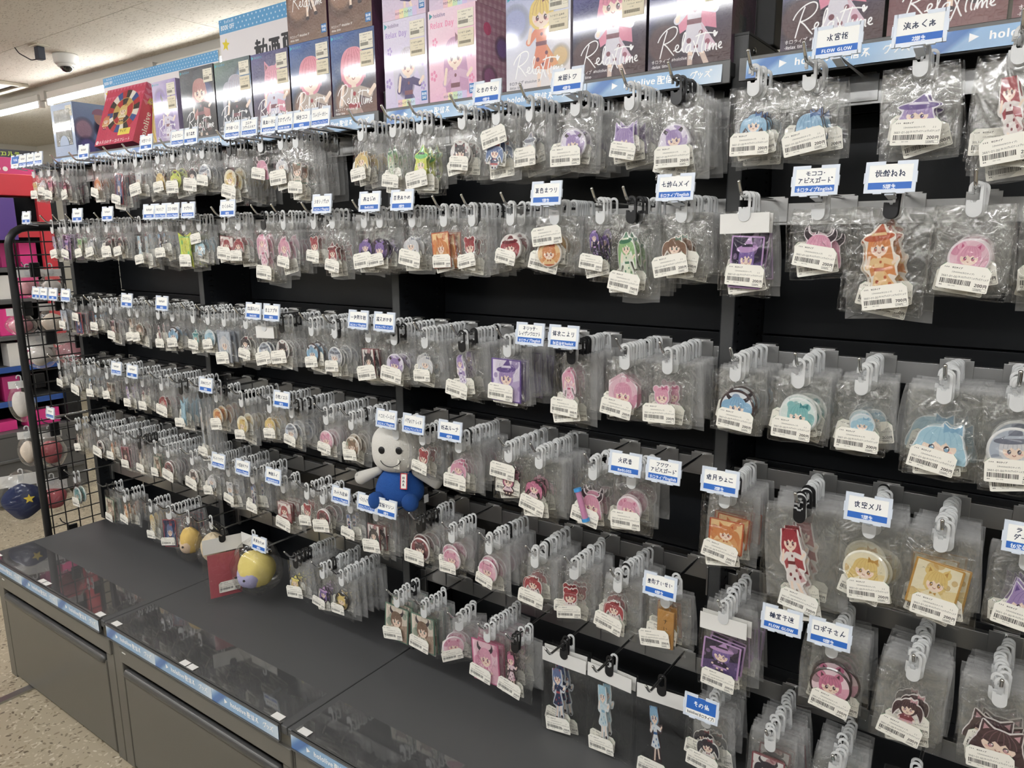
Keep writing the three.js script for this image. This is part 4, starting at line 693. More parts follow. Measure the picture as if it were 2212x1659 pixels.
// ---------------------------------------------------------------- what hangs on each hook. x, how many bags, print and colours of the front one, bag size in mm, extras
// extras: c card, p price, k black hanger, d white header, u label high up, s charm size in mm, a turn of the bag, z where the front bag hangs, i number of things to make singly
const E = 'ホロライブEnglish', ID = 'ホロライブインドネシア', HX = '秘密結社holoX', RG = 'ReGLOSS', FG = 'FLOW GLOW';
const HOOKS = {
  1: [[-2.69, 0, '', 0, 0, { c: 'その他|hololive' }], [-2.625, 4, 'bun:y', 80, 110, { c: '~|' + E }], [-2.56, 3, 'tail:w', 74, 100, { c: '~|' + ID + ' ' }], [-2.5, 5, 'bun:dp', 72, 115, { c: '~|' + HX }], [-2.40, 6, 'hat:dp', 82, 118], [-2.263, 0],
    [-2.16, 6, 'tail:o', 88, 122, { c: '~|3期生' }], [-2.026, 5, 'rect:n', 84, 150, { s: [44, 100] }], [-1.906, 8, 'bun:w', 105, 120], [-1.767, 7, 'ear:y', 92, 118, { c: '大空スハル|2期生' }], [-1.69, 7, 'badge:f', 96, 122], [-1.596, 7, 'tail:k', 98, 120, { c: 'オーロ・クロニー|' + E }],
    [-1.529, 5, 'badge:w', 92, 110, { c: '音々森奏|' + RG }], [-1.401, 9, 'badge:y', 96, 150, { k: 1 }], [-1.33, 0, '', 0, 0, { c: 'かうる・くら|' + E }], [-1.256, 1, 'ear:p', 92, 105, { c: 'カエラ・/コヴァルスキア|' + ID, u: 0 }],
    [-1.17, 8, 'tail:w', 96, 120, { c: '風真いろは|' + HX }], [-1.11, 9, 'bun:br', 92, 150, { c: '々々ヴィヴィ|' + FG }], [-1.042, 0, '', 0, 0, { c: '桐生ココ|4期生' }], [-0.974, 0, '', 0, 0, { c: 'クレイジー・オリー|' + ID }],
    [-0.872, 9, 'tail:y', 88, 128], [-0.765, 5, 'stand:g', 62, 150, { s: [36, 88] }], [-0.682, 5, 'hat:f', 100, 150, { s: [62, 90] }], [-0.561, 12, 'badge:k', 86, 120], [-0.465, 12, 'tail:n', 100, 125, { c: 'ときのそら|0期生', u: 1 }], [-0.382, 12, 'hat:w', 98, 118, { a: -0.25 }],
    [-0.274, 11, 'badge:l', 98, 125, { c: '常闇トワ|4期生' }], [-0.16, 9, 'ear:l', 92, 122], [-0.07, 10, 'badge:l', 100, 140, { k: 1 }], [0.068, 6, 'tail:b', 104, 128], [0.155, 6, 'ear:b', 104, 130, { a: 0.12, z: 0.11 }], [0.204, 0, '', 0, 0, { c: '水宮枢|' + FG }], [0.315, 7, 'hat:l', 122, 130, { c: '湊あくあ|2期生', s: [84, 66], z: 0.12 }], [0.438, 7, 'stand:r', 120, 165, { s: [70, 120], z: 0.13 }]],
  2: [[-2.66, 0, '', 0, 0, { c: '~|2期生' }], [-2.54, 4, 'stand:l', 78, 125, { s: [44, 86] }], [-2.44, 4, 'rect:dl', 84, 125, { s: [52, 88] }], [-2.34, 7, 'bun:g', 82, 120], [-2.257, 4, 'ear:w', 84, 115, { c: '~|1期生' }], [-2.135, 6, 'ear:k', 104, 115, { i: 2 }], [-2.049, 5, 'tail:k', 90, 112, { c: '~|0期生' }],
    [-1.92, 8, 'stand:bl', 88, 140, { s: [50, 96] }], [-1.79, 6, 'stand:b', 84, 115, { c: '~|' + RG, s: [40, 80] }], [-1.727, 0, '', 0, 0, { c: 'セシリア|' + E }], [-1.658, 6, 'bow:f', 96, 140, { c: 'ココ・かなた|' + E, s: [80, 112] }], [-1.576, 4, 'tail:bl', 82, 118, { c: 'ラプラス|' + HX, u: 1 }], [-1.457, 6, 'rect:r', 102, 115, { s: [70, 60], i: 2 }],
    [-1.38, 4, 'tail:r', 84, 122, { c: 'さくらみこ|0期生' }], [-1.272, 5, 'stand:p', 128, 170, { s: [92, 128], p: 1, k: 1 }], [-1.185, 7, 'tail:p', 78, 138, { s: [60, 86] }], [-1.062, 9, 'bun:r', 88, 120], [-0.986, 5, 'hat:r', 92, 145, { c: 'シオリ・ノヴェラ|' + E }], [-0.874, 8, 'tail:dl', 98, 130], [-0.817, 10, 'badge:dl', 90, 128, { c: '轟はじめ|' + RG }],
    [-0.712, 8, 'tail:w', 100, 122, { c: '百鬼あやめ|2期生' }], [-0.619, 12, 'rect:o', 80, 128, { s: [52, 82] }], [-0.537, 14, 'bun:r', 84, 126], [-0.432, 9, 'badge:r', 72, 116], [-0.321, 13, 'badge:o', 104, 120, { c: '夏色まつり|1期生', u: 1, a: 0.16 }], [-0.218, 4, 'stand:dl', 90, 125, { s: [44, 80] }], [-0.152, 9, 'stand:g', 104, 165, { s: [74, 116], p: 1, k: 1 }], [-0.05, 10, 'tail:br', 100, 128, { c: '七詩ムメイ|' + E }],
    [0.064, 5, 'rect:dl', 104, 145, { d: 1, s: [58, 92] }], [0.186, 4, 'ear:p', 118, 110, { c: 'モココ・/アビスガード|' + E, z: 0.12 }], [0.294, 5, 'stand:o', 140, 175, { c: '桃鈴ねね|5期生', s: [116, 140], p: 1, k: 1, z: 0.12 }], [0.404, 7, 'badge:p', 122, 140, { z: 0.13 }], [0.512, 5, 'stand:r', 118, 150, { s: [70, 110], z: 0.1 }]],
  3: [[-2.66, 0, '', 0, 0, { c: '~|4期生' }], [-2.6, 0, '', 0, 0, { c: '~|5期生' }], [-2.52, 3, 'rect:w', 80, 110, { c: '~|3期生 ' }], [-2.42, 5, 'rect:n', 78, 120, { c: '~|' + ID, u: 1 }], [-2.279, 6, 'stand:b', 74, 100, { s: [40, 60] }], [-2.171, 8, 'bun:dk', 76, 125], [-2.045, 6, 'stand:br', 84, 120, { s: [56, 84] }], [-1.985, 5, 'tail:br', 88, 118, { c: 'ロホ子さん|0期生' }],
    [-1.862, 8, 'stand:dk', 60, 130, { s: [28, 70] }], [-1.77, 6, 'badge:b', 88, 120, { c: '~|1期生 ' }], [-1.661, 9, 'hat:t', 84, 118], [-1.58, 6, 'badge:bl', 78, 110], [-1.495, 8, 'rect:w', 96, 150, { s: [70, 100] }], [-1.387, 10, 'tail:k', 92, 126], [-1.298, 4, 'badge:w', 96, 130, { c: '儒烏風亭らでん|' + RG, d: 1 }], [-1.218, 9, 'badge:k', 98, 120, { c: '白上フブキ|1期生', k: 1 }], [-1.098, 13, 'badge:b', 92, 122], [-1.005, 13, 'badge:w', 86, 126],
    [-0.875, 11, 'rect:k', 96, 130, { c: '一伊那尓栖|' + E, s: [44, 74] }], [-0.785, 10, 'badge:l', 98, 125, { c: '猫又おかゆ|ホロライブゲーマーズ' }], [-0.687, 14, 'tail:w', 90, 118], [-0.574, 13, 'stand:l', 104, 140, { s: [60, 100], p: 1, k: 1 }], [-0.445, 13, 'rect:l', 96, 132, { s: [80, 98] }], [-0.361, 3, '', 0, 0, { c: 'ネリッサ・/レイヴンクロフト|' + E }], [-0.279, 14, 'stand:p', 96, 145, { c: '博衣こより|' + HX, s: [62, 96], p: 2, k: 1 }],
    [-0.159, 14, 'hexa:p', 98, 130, { a: 0.05, s: [72, 84] }], [-0.069, 15, 'bun:p', 104, 130], [0.064, 12, 'badge:b', 104, 122, { s: [66, 66] }], [0.174, 12, 'badge:t', 112, 124, { s: [66, 66] }], [0.273, 9, 'badge:bl', 98, 128, { s: [40, 40] }], [0.392, 12, 'ear:bl', 124, 145, { s: [84, 72] }], [0.486, 12, 'badge:w', 110, 145, { s: [72, 72] }]],
  4: [[-2.63, 5, 'stand:w', 70, 105, { s: [36, 66] }], [-2.5, 6, 'ear:w', 108, 118, { i: 2 }], [-2.386, 8, 'stand:b', 80, 118, { s: [44, 70] }], [-2.254, 9, 'bun:br', 70, 110], [-2.107, 8, 'stand:l', 76, 120, { c: '~|' + E + ' ', s: [40, 76] }], [-2.0, 8, 'stand:k', 78, 118, { c: '~|3期生  ', s: [36, 70] }], [-1.888, 11, 'tail:r', 104, 120], [-1.769, 9, 'bow:bl', 66, 150, { k: 1, s: [30, 90] }], [-1.655, 6, 'stand:w', 54, 235, { k: 1, s: [26, 190] }],
    [-1.566, 7, 'badge:o', 96, 122, { c: '不知火フレア|3期生', i: 2 }], [-1.442, 9, 'badge:y', 78, 140], [-1.305, 11, 'tail:y', 90, 112], [-1.2, 12, 'badge:w', 84, 118, { c: '白銀ノエル|3期生' }], [-1.06, 13, 'badge:p', 88, 118], [-0.958, 10, 'badge:br', 92, 122], [-0.792, 7, 'tail:r', 70, 112, { c: 'ハコス・ベールズ|' + E }], [-0.701, 5, 'bun:r', 92, 108, { c: 'パヴォリア・レイネ|' + ID }], [-0.586, 12, 'tail:p', 98, 125, { c: '姫森ルーナ|4期生' }], [-0.444, 13, 'bun:dp', 102, 118, { i: 3, u: 1 }],
    [-0.36, 14, 'tail:dp', 108, 140, { i: 3 }], [-0.226, 6, 'ear:p', 98, 135, { k2: 1 }], [-0.135, 7, 'badge:p', 96, 120, { c: '火威青|' + RG }], [-0.054, 0, '', 0, 0, { c: 'フワワ・/アビスガード|' + E }], [0.057, 13, 'rect:o', 106, 140, { c: '癒月ちょこ|2期生', s: [66, 66] }], [0.19, 13, 'stand:r', 154, 205, { k: 1, p: 1, s: [104, 158] }], [0.305, 13, 'badge:y', 112, 145, { c: '夜空メル|1期生', s: [72, 72] }], [0.411, 14, 'rect:y', 120, 150, { s: [72, 84] }], [0.525, 6, 'ear:l', 110, 130, { c: 'ラプラス・/ダークネス|' + HX }]],
  5: [[-2.68, 0, '', 0, 0, { c: '~|' + ID + '  ' }], [-2.544, 11, 'stand:br', 80, 120, { i: 2, s: [36, 66] }], [-2.374, 12, 'badge:k', 96, 112], [-2.276, 12, 'stand:o', 74, 110, { s: [40, 70] }], [-2.179, 14, 'rect:dk', 78, 125, { s: [52, 78] }], [-2.075, 10, 'stand:br', 84, 122, { k: 1, s: [34, 70] }], [-1.971, 8, 'rect:br', 78, 120, { s: [50, 76] }], [-1.888, 12, 'badge:dk', 98, 115], [-1.744, 13, 'badge:k', 98, 116], [-1.638, 13, 'tail:w', 92, 122],
    [-1.535, 10, 'bun:w', 88, 126, { c: 'セレス・ファウナ|' + E }], [-1.41, 8, 'stand:n', 80, 130, { c: '小鳥遊キアラ|' + E, i: 2, s: [36, 86] }], [-1.264, 5, 'rect:r', 104, 150, { c: '鷹嶺ルイ|' + HX, s: [66, 60] }], [-1.16, 7, 'bun:r', 90, 118], [-1.093, 6, 'badge:dk', 104, 118, { i: 2 }], [-0.976, 3, 'stand:n', 78, 110, { c: '九十九佐命|' + E, s: [40, 70] }], [-0.876, 10, 'rect:k', 98, 128, { c: 'ベスティア・ゼータ|' + ID, s: [46, 72] }], [-0.805, 0, '', 0, 0, { c: '宝鐘マリン|3期生' }],
    [-0.725, 9, 'badge:dk', 96, 120, { k: 1, s: [64, 64] }], [-0.617, 7, 'badge:p', 90, 120, { i: 2 }], [-0.503, 11, 'badge:p', 88, 122, { s: [60, 60] }], [-0.373, 13, 'tail:r', 96, 128, { i: 2 }], [-0.272, 9, 'bun:r', 84, 130, { a: 0.4 }], [-0.162, 11, 'tail:r', 106, 128], [-0.053, 5, 'rect:o', 106, 125, { c: '星街すいせい|0期生', wood: 1, s: [36, 82] }], [0.065, 9, 'rect:dl', 112, 175, { d: 1, i: 2, s: [76, 70] }], [0.182, 0, '', 0, 0, { c: '輪堂千速|' + FG }], [0.263, 9, 'badge:dp', 118, 140, { c: 'ロボ子さん|0期生', s: [72, 72] }], [0.392, 14, 'tail:dk', 122, 150], [0.513, 10, 'ear:dk', 122, 150, { s: [82, 62], i: 2 }]],
  6: [[-2.62, 2, 'badge:t', 104, 135, { i: 2, s: [74, 74] }], [-2.356, 5, 'rect:br', 92, 140, { k: 1, s: [66, 92] }], [-2.228, 6, 'stand:o', 84, 120, { s: [44, 76], i: 2 }], [-2.045, 6, 'stand:y', 84, 140, { s: [56, 96] }], [-1.93, 8, 'rect:n', 66, 135, { s: [48, 104], a: 0.5 }], [-1.834, 0], [-1.72, 0], [-1.6, 0], [-1.359, 0, '', 0, 0, { c: '角巻わため|4期生' }], [-1.236, 13, 'hat:yk', 96, 130, { k: 1 }], [-1.114, 13, 'hat:dl', 88, 132], [-1.033, 14, 'badge:yk', 92, 128], [-0.817, 7, 'rect:br', 98, 132, { s: [82, 104] }], [-0.719, 7, 'rect:br', 98, 132, { s: [82, 104] }], [-0.607, 6, 'badge:p', 90, 115, { a: 0.7 }], [-0.512, 9, 'rect:p', 104, 145, { s: [86, 112] }],
    [-0.43, 5, 'stand:dp', 104, 150, { k: 1, s: [72, 112] }], [-0.32, 3, 'stand:n', 142, 235, { k: 1, d: 1, p: 3, s: [84, 150], z: 0.075, i: 2 }], [-0.2, 2, 'stand:bl', 138, 240, { k: 1, d: 1, p: 3, s: [70, 158], z: 0.075, i: 2 }], [-0.075, 1, 'stand:b', 138, 240, { k: 1, d: 1, p: 3, s: [70, 158], z: 0.075 }], [0.042, 9, 'tail:k', 98, 130, { c: 'その他|hololive(ホロライブ)' }], [0.168, 10, 'rect:k', 110, 125, { s: [64, 64] }], [0.285, 9, 'tail:t', 104, 130], [0.412, 3, 'badge:n', 112, 130, { z: 0.08 }], [0.53, 8, 'badge:w', 112, 130]],
};
// ---------------------------------------------------------------- hooks
const TIP = 0.16;
const ROD = (() => tube([V(0, 0, -0.046), V(0, 0, 0.04), V(0, 0, 0.118), V(0, 0, 0.138), V(0, 0.005, 0.146), V(0, 0.014, 0.153), V(0, 0.023, TIP)], 0.003, 26, 8))();
const ROD_STRAIGHT = rod(V(0, 0, -0.046), V(0, 0, 0.146), 0.003);
const PLATE = rspan(-0.026, 0.026, -0.042, 0.003, -0.0475, -0.0458, 0.0007), GRIP = merge([rspan(-0.02, 0.02, 0.002, 0.006, -0.064, -0.046, 0.001), rspan(-0.012, 0.012, -0.012, 0.006, -0.0645, -0.063, 0.0006)]), TIPBALL = new THREE.SphereGeometry(0.0031, 8, 6);
const CARD_W = 0.062, CARD_H = 0.0385, TILT = -0.14;
const FRAME = (() => {
  const w = CARD_W / 2, h = CARD_H / 2, f = 0.0042, z0 = -0.0016, z1 = 0.0014, g = [span(-w - f, -w + 0.0012, -h - f, h + f, z0, z1), span(w - 0.0012, w + f, -h - f, h + f, z0, z1), span(-w, w, -h - f, -h + 0.0012, z0, z1), span(-w, -0.008, h - 0.0012, h + f, z0, z1), span(0.008, w, h - 0.0012, h + f, z0, z1), span(-w, w, -h, h, z0, -0.0008)];
  for (const s of [-1, 1]) g.push(span(s * (w + f) - 0.0012, s * (w + f) + 0.0012, -0.009, 0.007, z0 - 0.0006, z1 + 0.0008), span(s * 0.016 - 0.006, s * 0.016 + 0.006, -h - f - 0.0015, -h - f + 0.0015, z0 - 0.0006, z1 + 0.0006));
  return merge(g);
})();
const CARD_ARM = merge([rspan(-0.004, 0.004, -0.004, 0.006, -0.02, -0.0018, 0.0015), rspan(-0.0065, 0.0065, -0.0045, -0.0015, -0.04, -0.002, 0.001)]);
const cardGeos = new Map();
function cardGeo(text) {
  const i = cardCell(text);
  if (!cardGeos.has(i)) {
    const g = new THREE.BoxGeometry(CARD_W, CARD_H, 0.0008), uv = g.attributes.uv, n = g.attributes.normal, u0 = (i % 8) / 8, v0 = 1 - (Math.floor(i / 8) + 1) * 160 / 1440;
    for (let k = 0; k < uv.count; k++) n.getZ(k) > 0.5 ? uv.setXY(k, u0 + uv.getX(k) * 0.996 / 8 + 0.0002, v0 + (0.01 + uv.getY(k) * 0.98) * 160 / 1440) : uv.setXY(k, u0 + 0.004, v0 + 0.1);
    cardGeos.set(i, g);
  }
  return cardGeos.get(i);
}
M.card = std({ roughness: 0.55 });
const COLOR_NAME = { b: 'sky blue', bl: 'pale blue', n: 'navy and red', l: 'lilac', dl: 'dark purple', p: 'pink', dp: 'deep pink', r: 'red', y: 'blond yellow', yk: 'black and yellow', k: 'black and white', w: 'silver white', g: 'green', o: 'orange', t: 'teal', br: 'brown', dk: 'dark red', f: 'bright yellow' };
const KIND_NAME = { badge: 'badge', rect: 'printed card', hexa: 'hexagon charm', stand: 'figure stand', bow: 'shaped charm', bun: 'figure charm', tail: 'figure charm', ear: 'head charm', hat: 'figure charm' }, PART_NAME = { badge: 'badge', rect: 'printed_card', hexa: 'hexagonal_charm', stand: 'acrylic_stand', bow: 'shaped_charm', bun: 'acrylic_charm', tail: 'acrylic_charm', ear: 'acrylic_charm', hat: 'acrylic_charm' };
const bags = [];      // every bag: where it hangs and what it is
const bayOf = (x) => (x < UP[1] ? 1 : x < UP[2] ? 2 : x < UP[3] ? 3 : 4);
for (let r = 1; r <= 6; r++) {
  const inBay = [0, 0, 0, 0, 0];
  for (const [x, n0, look, w = 90, h = 118, o = {}] of HOOKS[r]) {
    const n = n0 > 7 ? Math.round(n0 * 1.25) : n0;
    const bay = bayOf(x), num = ++inBay[bay], where = `peg ${WORDS[num]}, ${ROWN[r]}, ${BAYN[bay].replace('grid rack', 'rack')}`, y = BAR[r] + 0.007;
    const hook = thing('peg_hook', `chrome peg hook, ${where}`, 'peg hook', [x, y, 0], 'chrome peg hooks');
    mesh('rod', o.c ? ROD_STRAIGHT : ROD, M.chrome, hook); mesh('plate', PLATE, M.steel, hook); mesh('clasp', GRIP, M.steel, hook); mesh('tip', TIPBALL, M.chrome, hook, o.c ? [0, 0, 0.146] : [0, 0.023, TIP]);
    if (o.c) {
      const scribble = o.c[0] === '~', title = o.c.trim();
      const c = thing('name_card', `${title.startsWith('その他') ? 'blue name card with white foot band' : 'white name card with blue foot band'} on ${where}`, 'name card', [x, y + 0.011, 0.16], 'name cards on the pegs');
      c.rotation.set(TILT, 0, 0);
      mesh('card', cardGeo(o.c.trim() + (scribble ? '' : '')), M.card, c, [0, 0.008, 0.0008]); mesh('frame', FRAME, M.frame, c, [0, 0.008, 0]); mesh('arm', CARD_ARM, M.frame, c, [0, -0.014, 0]);
    }
    if (!n || !look) continue;
    const zf = o.z ?? (o.c ? 0.122 : 0.118), step = Math.min(0.0125, (zf + 0.028) / n), lean = (o.a ?? rr(-0.06, 0.06)), roll = rr(-0.035, 0.035);
    for (let k = 0; k < n; k++) {
      const sw = (k ? rr(0.88, 1.1) : 1) * w * 0.86 / 1000, shh = (k ? rr(0.88, 1.12) : 1) * h * 0.94 / 1000;
      bags.push({ x: x + (k ? rr(-0.006, 0.006) : 0), y: y + 0.003 + 0.0, z: zf - k * step - (k ? rr(0, step * 0.3) : 0), w: sw, h: shh, look, k, n, o, where, yaw: lean * (k ? rr(0.4, 1) : 1) + rr(-0.03, 0.03), roll: roll + (k ? rr(-0.06, 0.06) : 0), black: k === 0 ? !!o.k : o.k && k < n * 0.4 ? rnd() < 0.7 : rnd() < 0.04, price: o.p ?? 0, i: o.i ?? 1 });
    }
  }
}
const eye = camera.position;
for (const b of bags) b.score = b.w * b.h / V(b.x, b.y, b.z).distanceToSquared(eye) * (b.k === 0 ? 30 : b.k < b.i ? 12 : b.k < 3 ? 3 / b.k : 1 / b.k);
bags.sort((p, q) => q.score - p.score);
bags.forEach((b, i) => (b.single = i < 300));
function charmSize(b) { const [shape] = b.look.split(':'); const d = shape === 'stand' ? [52, 92] : shape === 'rect' ? [56, 80] : shape === 'badge' ? [57, 57] : shape === 'bow' ? [64, 90] : [54, 62]; const s = b.o.s ?? d; return b.k ? [s[0] * 0.95, s[1] * 0.95] : s; }
function layout(b) {      // places of the parts below the rod
  const [cw, ch] = charmSize(b).map((v) => v / 1000), top = -0.031, low = top - b.h, head = b.o.d && b.k < 2 ? 0.034 : 0;
  const tall = ch > b.h * 0.7, cy = Math.max(low + ch / 2 + 0.006, b.o.u && b.k === 0 ? low + 0.012 + ch / 2 : low + Math.min(b.h * 0.45, b.h - head - ch / 2 - 0.012)), cx = ((b.x * 977) % 0.012) - 0.004;
  const ly = b.o.u && b.k === 0 ? top - 0.036 : low + 0.03, lx = ((b.x * 1531 + b.k * 7) % 0.014) - 0.008, la = Math.sin(b.x * 91 + b.k * 2.3) * 0.19;
  return { cw, ch, cx, cy, lx, ly, la, top, low, head, tall };
}
M.charm = phys({ roughness: 0.32, clearcoat: 0.5, clearcoatRoughness: 0.08 });
const rest = bags.filter((b) => !b.single);
let filmTurn = 0;
for (const b of bags) if (b.single) {
  const [shape, key] = b.look.split(':'), L = layout(b), which = b.k === 0 ? 'front of' : `${ORD[b.k + 1]} on`;
  const t = thing('bagged_charm', `bagged ${COLOR_NAME[key]} ${b.o.wood ? 'wooden tag' : KIND_NAME[shape]}, ${which} ${b.where}`, 'bagged charm', [b.x, b.y, b.z], 'bagged charms on the pegs');
  t.rotation.set(0, b.yaw, b.roll);
  const film = mesh('bag', FILMS[filmTurn++ % 6], M.film, t, [0, L.top + 0.004, 0.0005]);
  film.scale.set(b.w, b.h, 1);
  mesh('hanger', CLIP, b.black ? M.clipBlack : M.clip, t, [0, 0, 0.0072]);
  if (b.o.wood) {
    const wd = mesh('wooden_tag', rbox(L.cw, L.ch, 0.006, 0.0015), M.wood ?? (M.wood = std({ map: canvasTex(128, 288, (c, w, h) => { c.fillStyle = '#b98a4e'; c.fillRect(0, 0, w, h); c.strokeStyle = 'rgba(120,80,35,0.35)'; for (let i = 0; i < 40; i++) { c.beginPath(); c.moveTo(i * 3.4, 0); c.lineTo(i * 3.4 + rr(-4, 4), h); c.stroke(); } c.fillStyle = '#2a1d10'; [...'すいせい'].forEach((ch, i) => write(c, ch, 46, 82 + i * 54, 38, { weight: 0.1 })); }), roughness: 0.6 })), t, [0, L.cy, 0]);
    mesh('ring', new THREE.TorusGeometry(0.006, 0.0008, 6, 16), M.chrome, wd, [0.002, L.ch / 2 + 0.002, 0]);
  } else {
    const c = mesh(PART_NAME[shape], charmGeo(shape, key, shape === 'badge' ? 0.005 : 0.003), M.charm, t, [L.cx, L.cy, 0]);
    c.scale.set(L.cw, L.ch, 1); c.rotation.z = shape === 'stand' ? 0.1 : Math.sin(b.x * 57) * 0.12;
  }
  if (L.head) { const hd = mesh('header_card', box(b.w * 0.96, L.head, 0.0012), M.paper, t, [0, L.top - L.head / 2, 0.0062]); hd.rotation.z = 0.01; }
  if (b.o.k2 && b.k === 0) {
    const s = mesh('light_stick', new THREE.CylinderGeometry(0.0065, 0.0065, 0.062, 12), std({ color: lin(0.5, 0.22, 0.36), roughness: 0.3 }), t, [-0.022, L.cy - 0.002, 0.014]); s.rotation.z = 0.32;
    for (const e of [-1, 1]) mesh('end_cap', new THREE.CylinderGeometry(0.0085, 0.0085, 0.007, 12), M.blueCap ?? (M.blueCap = std({ color: lin(0.06, 0.3, 0.66), roughness: 0.35 })), s, [0, e * 0.033, 0]);
  }
  const lb = mesh('price_label', LABELS[b.price], M.label, t, [L.lx, L.ly, 0.0083]);
  lb.rotation.z = L.la; if (b.w < 0.08) lb.scale.set(0.8, 0.8, 1);
}
// the bags further back on the pegs, beyond the first three hundred
{
  const g = thing('bagged_charms_behind', 'clear bags of charms packed behind the front bags on the pegs', 'bagged charms');
  g.userData.kind = 'stuff';
  const m4 = new THREE.Matrix4(), base = new THREE.Matrix4(), q = new THREE.Quaternion(), e = new THREE.Euler();
  const inst = (name, geo, mat, list, f) => { if (!list.length) return; const im = new THREE.InstancedMesh(geo, mat, list.length); im.name = name; list.forEach((b, i) => { base.compose(V(b.x, b.y, b.z), q.setFromEuler(e.set(0, b.yaw, b.roll)), V(1, 1, 1)); im.setMatrixAt(i, base.multiply(f(b, layout(b)))); }); im.castShadow = im.receiveShadow = true; g.add(im); };
  const put = (x, y, z, rz, sx, sy) => m4.compose(V(x, y, z), new THREE.Quaternion().setFromEuler(new THREE.Euler(0, 0, rz)), V(sx, sy, 1)).clone();
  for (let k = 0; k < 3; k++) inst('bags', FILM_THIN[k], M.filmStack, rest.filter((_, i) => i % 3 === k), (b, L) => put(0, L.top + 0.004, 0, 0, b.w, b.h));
  inst('hangers', CLIP, M.clip, rest.filter((b) => !b.black), () => put(0, 0, 0, 0, 1, 1));
  inst('black_hangers', CLIP, M.clipBlack, rest.filter((b) => b.black), () => put(0, 0, 0, 0, 1, 1));
  inst('price_labels', LABELS[0], M.label, rest.filter((b, i) => b.k < 3 || i % 3 === 0), (b, L) => put(L.lx, L.ly, 0.003, L.la, 1, 1));
  const by = new Map();
  rest.forEach((b) => { if (!by.has(b.look)) by.set(b.look, []); by.get(b.look).push(b); });
  for (const [look, list] of by) { const [shape, key] = look.split(':'); inst('charms', charmGeo(shape, key), M.charm, list, (b, L) => put(L.cx, L.cy, -0.0018, Math.sin(b.k * 3.1) * 0.2, L.cw, L.ch)); }
}
M.card.map = new THREE.CanvasTexture(CARD_TEX_CV); M.card.map.colorSpace = THREE.SRGBColorSpace;
M.charm.map = new THREE.CanvasTexture(ATLAS); M.charm.map.colorSpace = THREE.SRGBColorSpace;
// ---------------------------------------------------------------- cartons on the top shelves
const WRAP = WRAP_BUMP.clone(); WRAP.repeat.set(1.6, 2);
const gloss = (o) => phys({ roughness: 0.4, clearcoat: 0.8, clearcoatRoughness: 0.07, bumpMap: WRAP, bumpScale: 0.0016, ...o });
const artMat = Object.fromEntries(Object.entries(ART).map(([k, t]) => [k, gloss({ map: t })]));
const edgeMat = { plum: gloss({ map: SIDE_PLUM }), check: gloss({ map: SIDE_CHECK }), dark: gloss({ color: lin(0.035, 0.03, 0.04) }), lilac: gloss({ color: lin(0.45, 0.38, 0.58) }), blue: gloss({ map: SKY_SIDE }), red: gloss({ map: WHEEL_SIDE }), redflat: gloss({ color: lin(0.5, 0.07, 0.14) }), yellow: gloss({ color: lin(0.75, 0.62, 0.2) }), pale: gloss({ color: lin(0.7, 0.62, 0.72) }) };
const stickerMat = [std({ map: STICKER2_TEX, roughness: 0.6 }), std({ map: STICKER_TEX, roughness: 0.6 })];
const SHELF = 2.0105;
function carton(x0, x1, y0, h, art, side, label, { zf = 0.018, depth = 0.13, lean = 0, stickers = 2, group = 'figure cartons on the top shelf', mats } = {}) {
  const w = x1 - x0 - 0.003, o = thing('figure_carton', label, 'carton', [(x0 + x1) / 2, y0, zf], group);
  o.rotation.x = lean; o.position.y += Math.sin(-lean) * depth + 0.0005;
  const s = edgeMat[side];
  mesh('carton', box(w, h, depth, 0, h / 2, -depth / 2), mats ?? [s, s, s, s, artMat[art], s], o);
  for (let k = 0; k < stickers; k++) mesh('price_sticker', rbox(0.047, 0.038, 0.0006, 0.0002), stickerMat[k % 2], o, [w / 2 - 0.029, h - 0.03 - k * 0.041, 0.0006]);
  return o;
}
const nightL = 'night blue carton with pink haired figure and script';
carton(0.075, 0.242, SHELF, 0.2, 'night', 'dark', nightL + ', bay four');
carton(0.245, 0.412, SHELF, 0.2, 'maroon', 'dark', 'maroon carton with white script beside the night blue one, fourth bay');
carton(0.415, 0.582, SHELF, 0.2, 'maroon', 'dark', 'maroon carton with white script, farthest from the night blue one');
carton(-0.178, -0.011, SHELF, 0.2, 'night', 'plum', nightL + ', beside upright four', { });
carton(-0.349, -0.181, SHELF, 0.2, 'night', 'dark', nightL + ', next to the blonde carton');
carton(-0.519, -0.352, SHELF, 0.2, 'blonde', 'pale', 'pale lavender carton with blonde figure in orange and white script');
carton(-0.745, -0.6, SHELF, 0.205, 'pastelpink', 'check', 'pastel pink carton with pink figure and checked side, under a stacked carton', { depth: 0.145 });
carton(-0.892, -0.748, SHELF, 0.205, 'pastellilac', 'pale', 'pastel lilac carton with white haired figure in dark purple', { depth: 0.145 });
carton(-0.892, -0.748, SHELF + 0.2055, 0.205, 'pasteltop', 'pale', 'pastel carton stacked upon the pastel lilac carton', { depth: 0.145, stickers: 0 });
carton(-0.745, -0.6, SHELF + 0.2055, 0.205, 'pasteltop', 'check', 'pastel carton stacked upon the pastel pink carton', { depth: 0.145, stickers: 0, zf: 0.012 });
carton(-1.085, -0.92, SHELF, 0.204, 'hood', 'plum', 'blue carton with hooded pink haired figure, nearer the third upright', { depth: 0.14 });
carton(-1.251, -1.087, SHELF, 0.204, 'hood', 'plum', 'blue carton with hooded pink haired figure, beside the violet carton', { depth: 0.14 });
carton(-1.085, -0.925, SHELF + 0.2045, 0.204, 'hoodtop', 'plum', 'brown carton stacked on the hooded figure carton nearer the third upright', { depth: 0.14 });
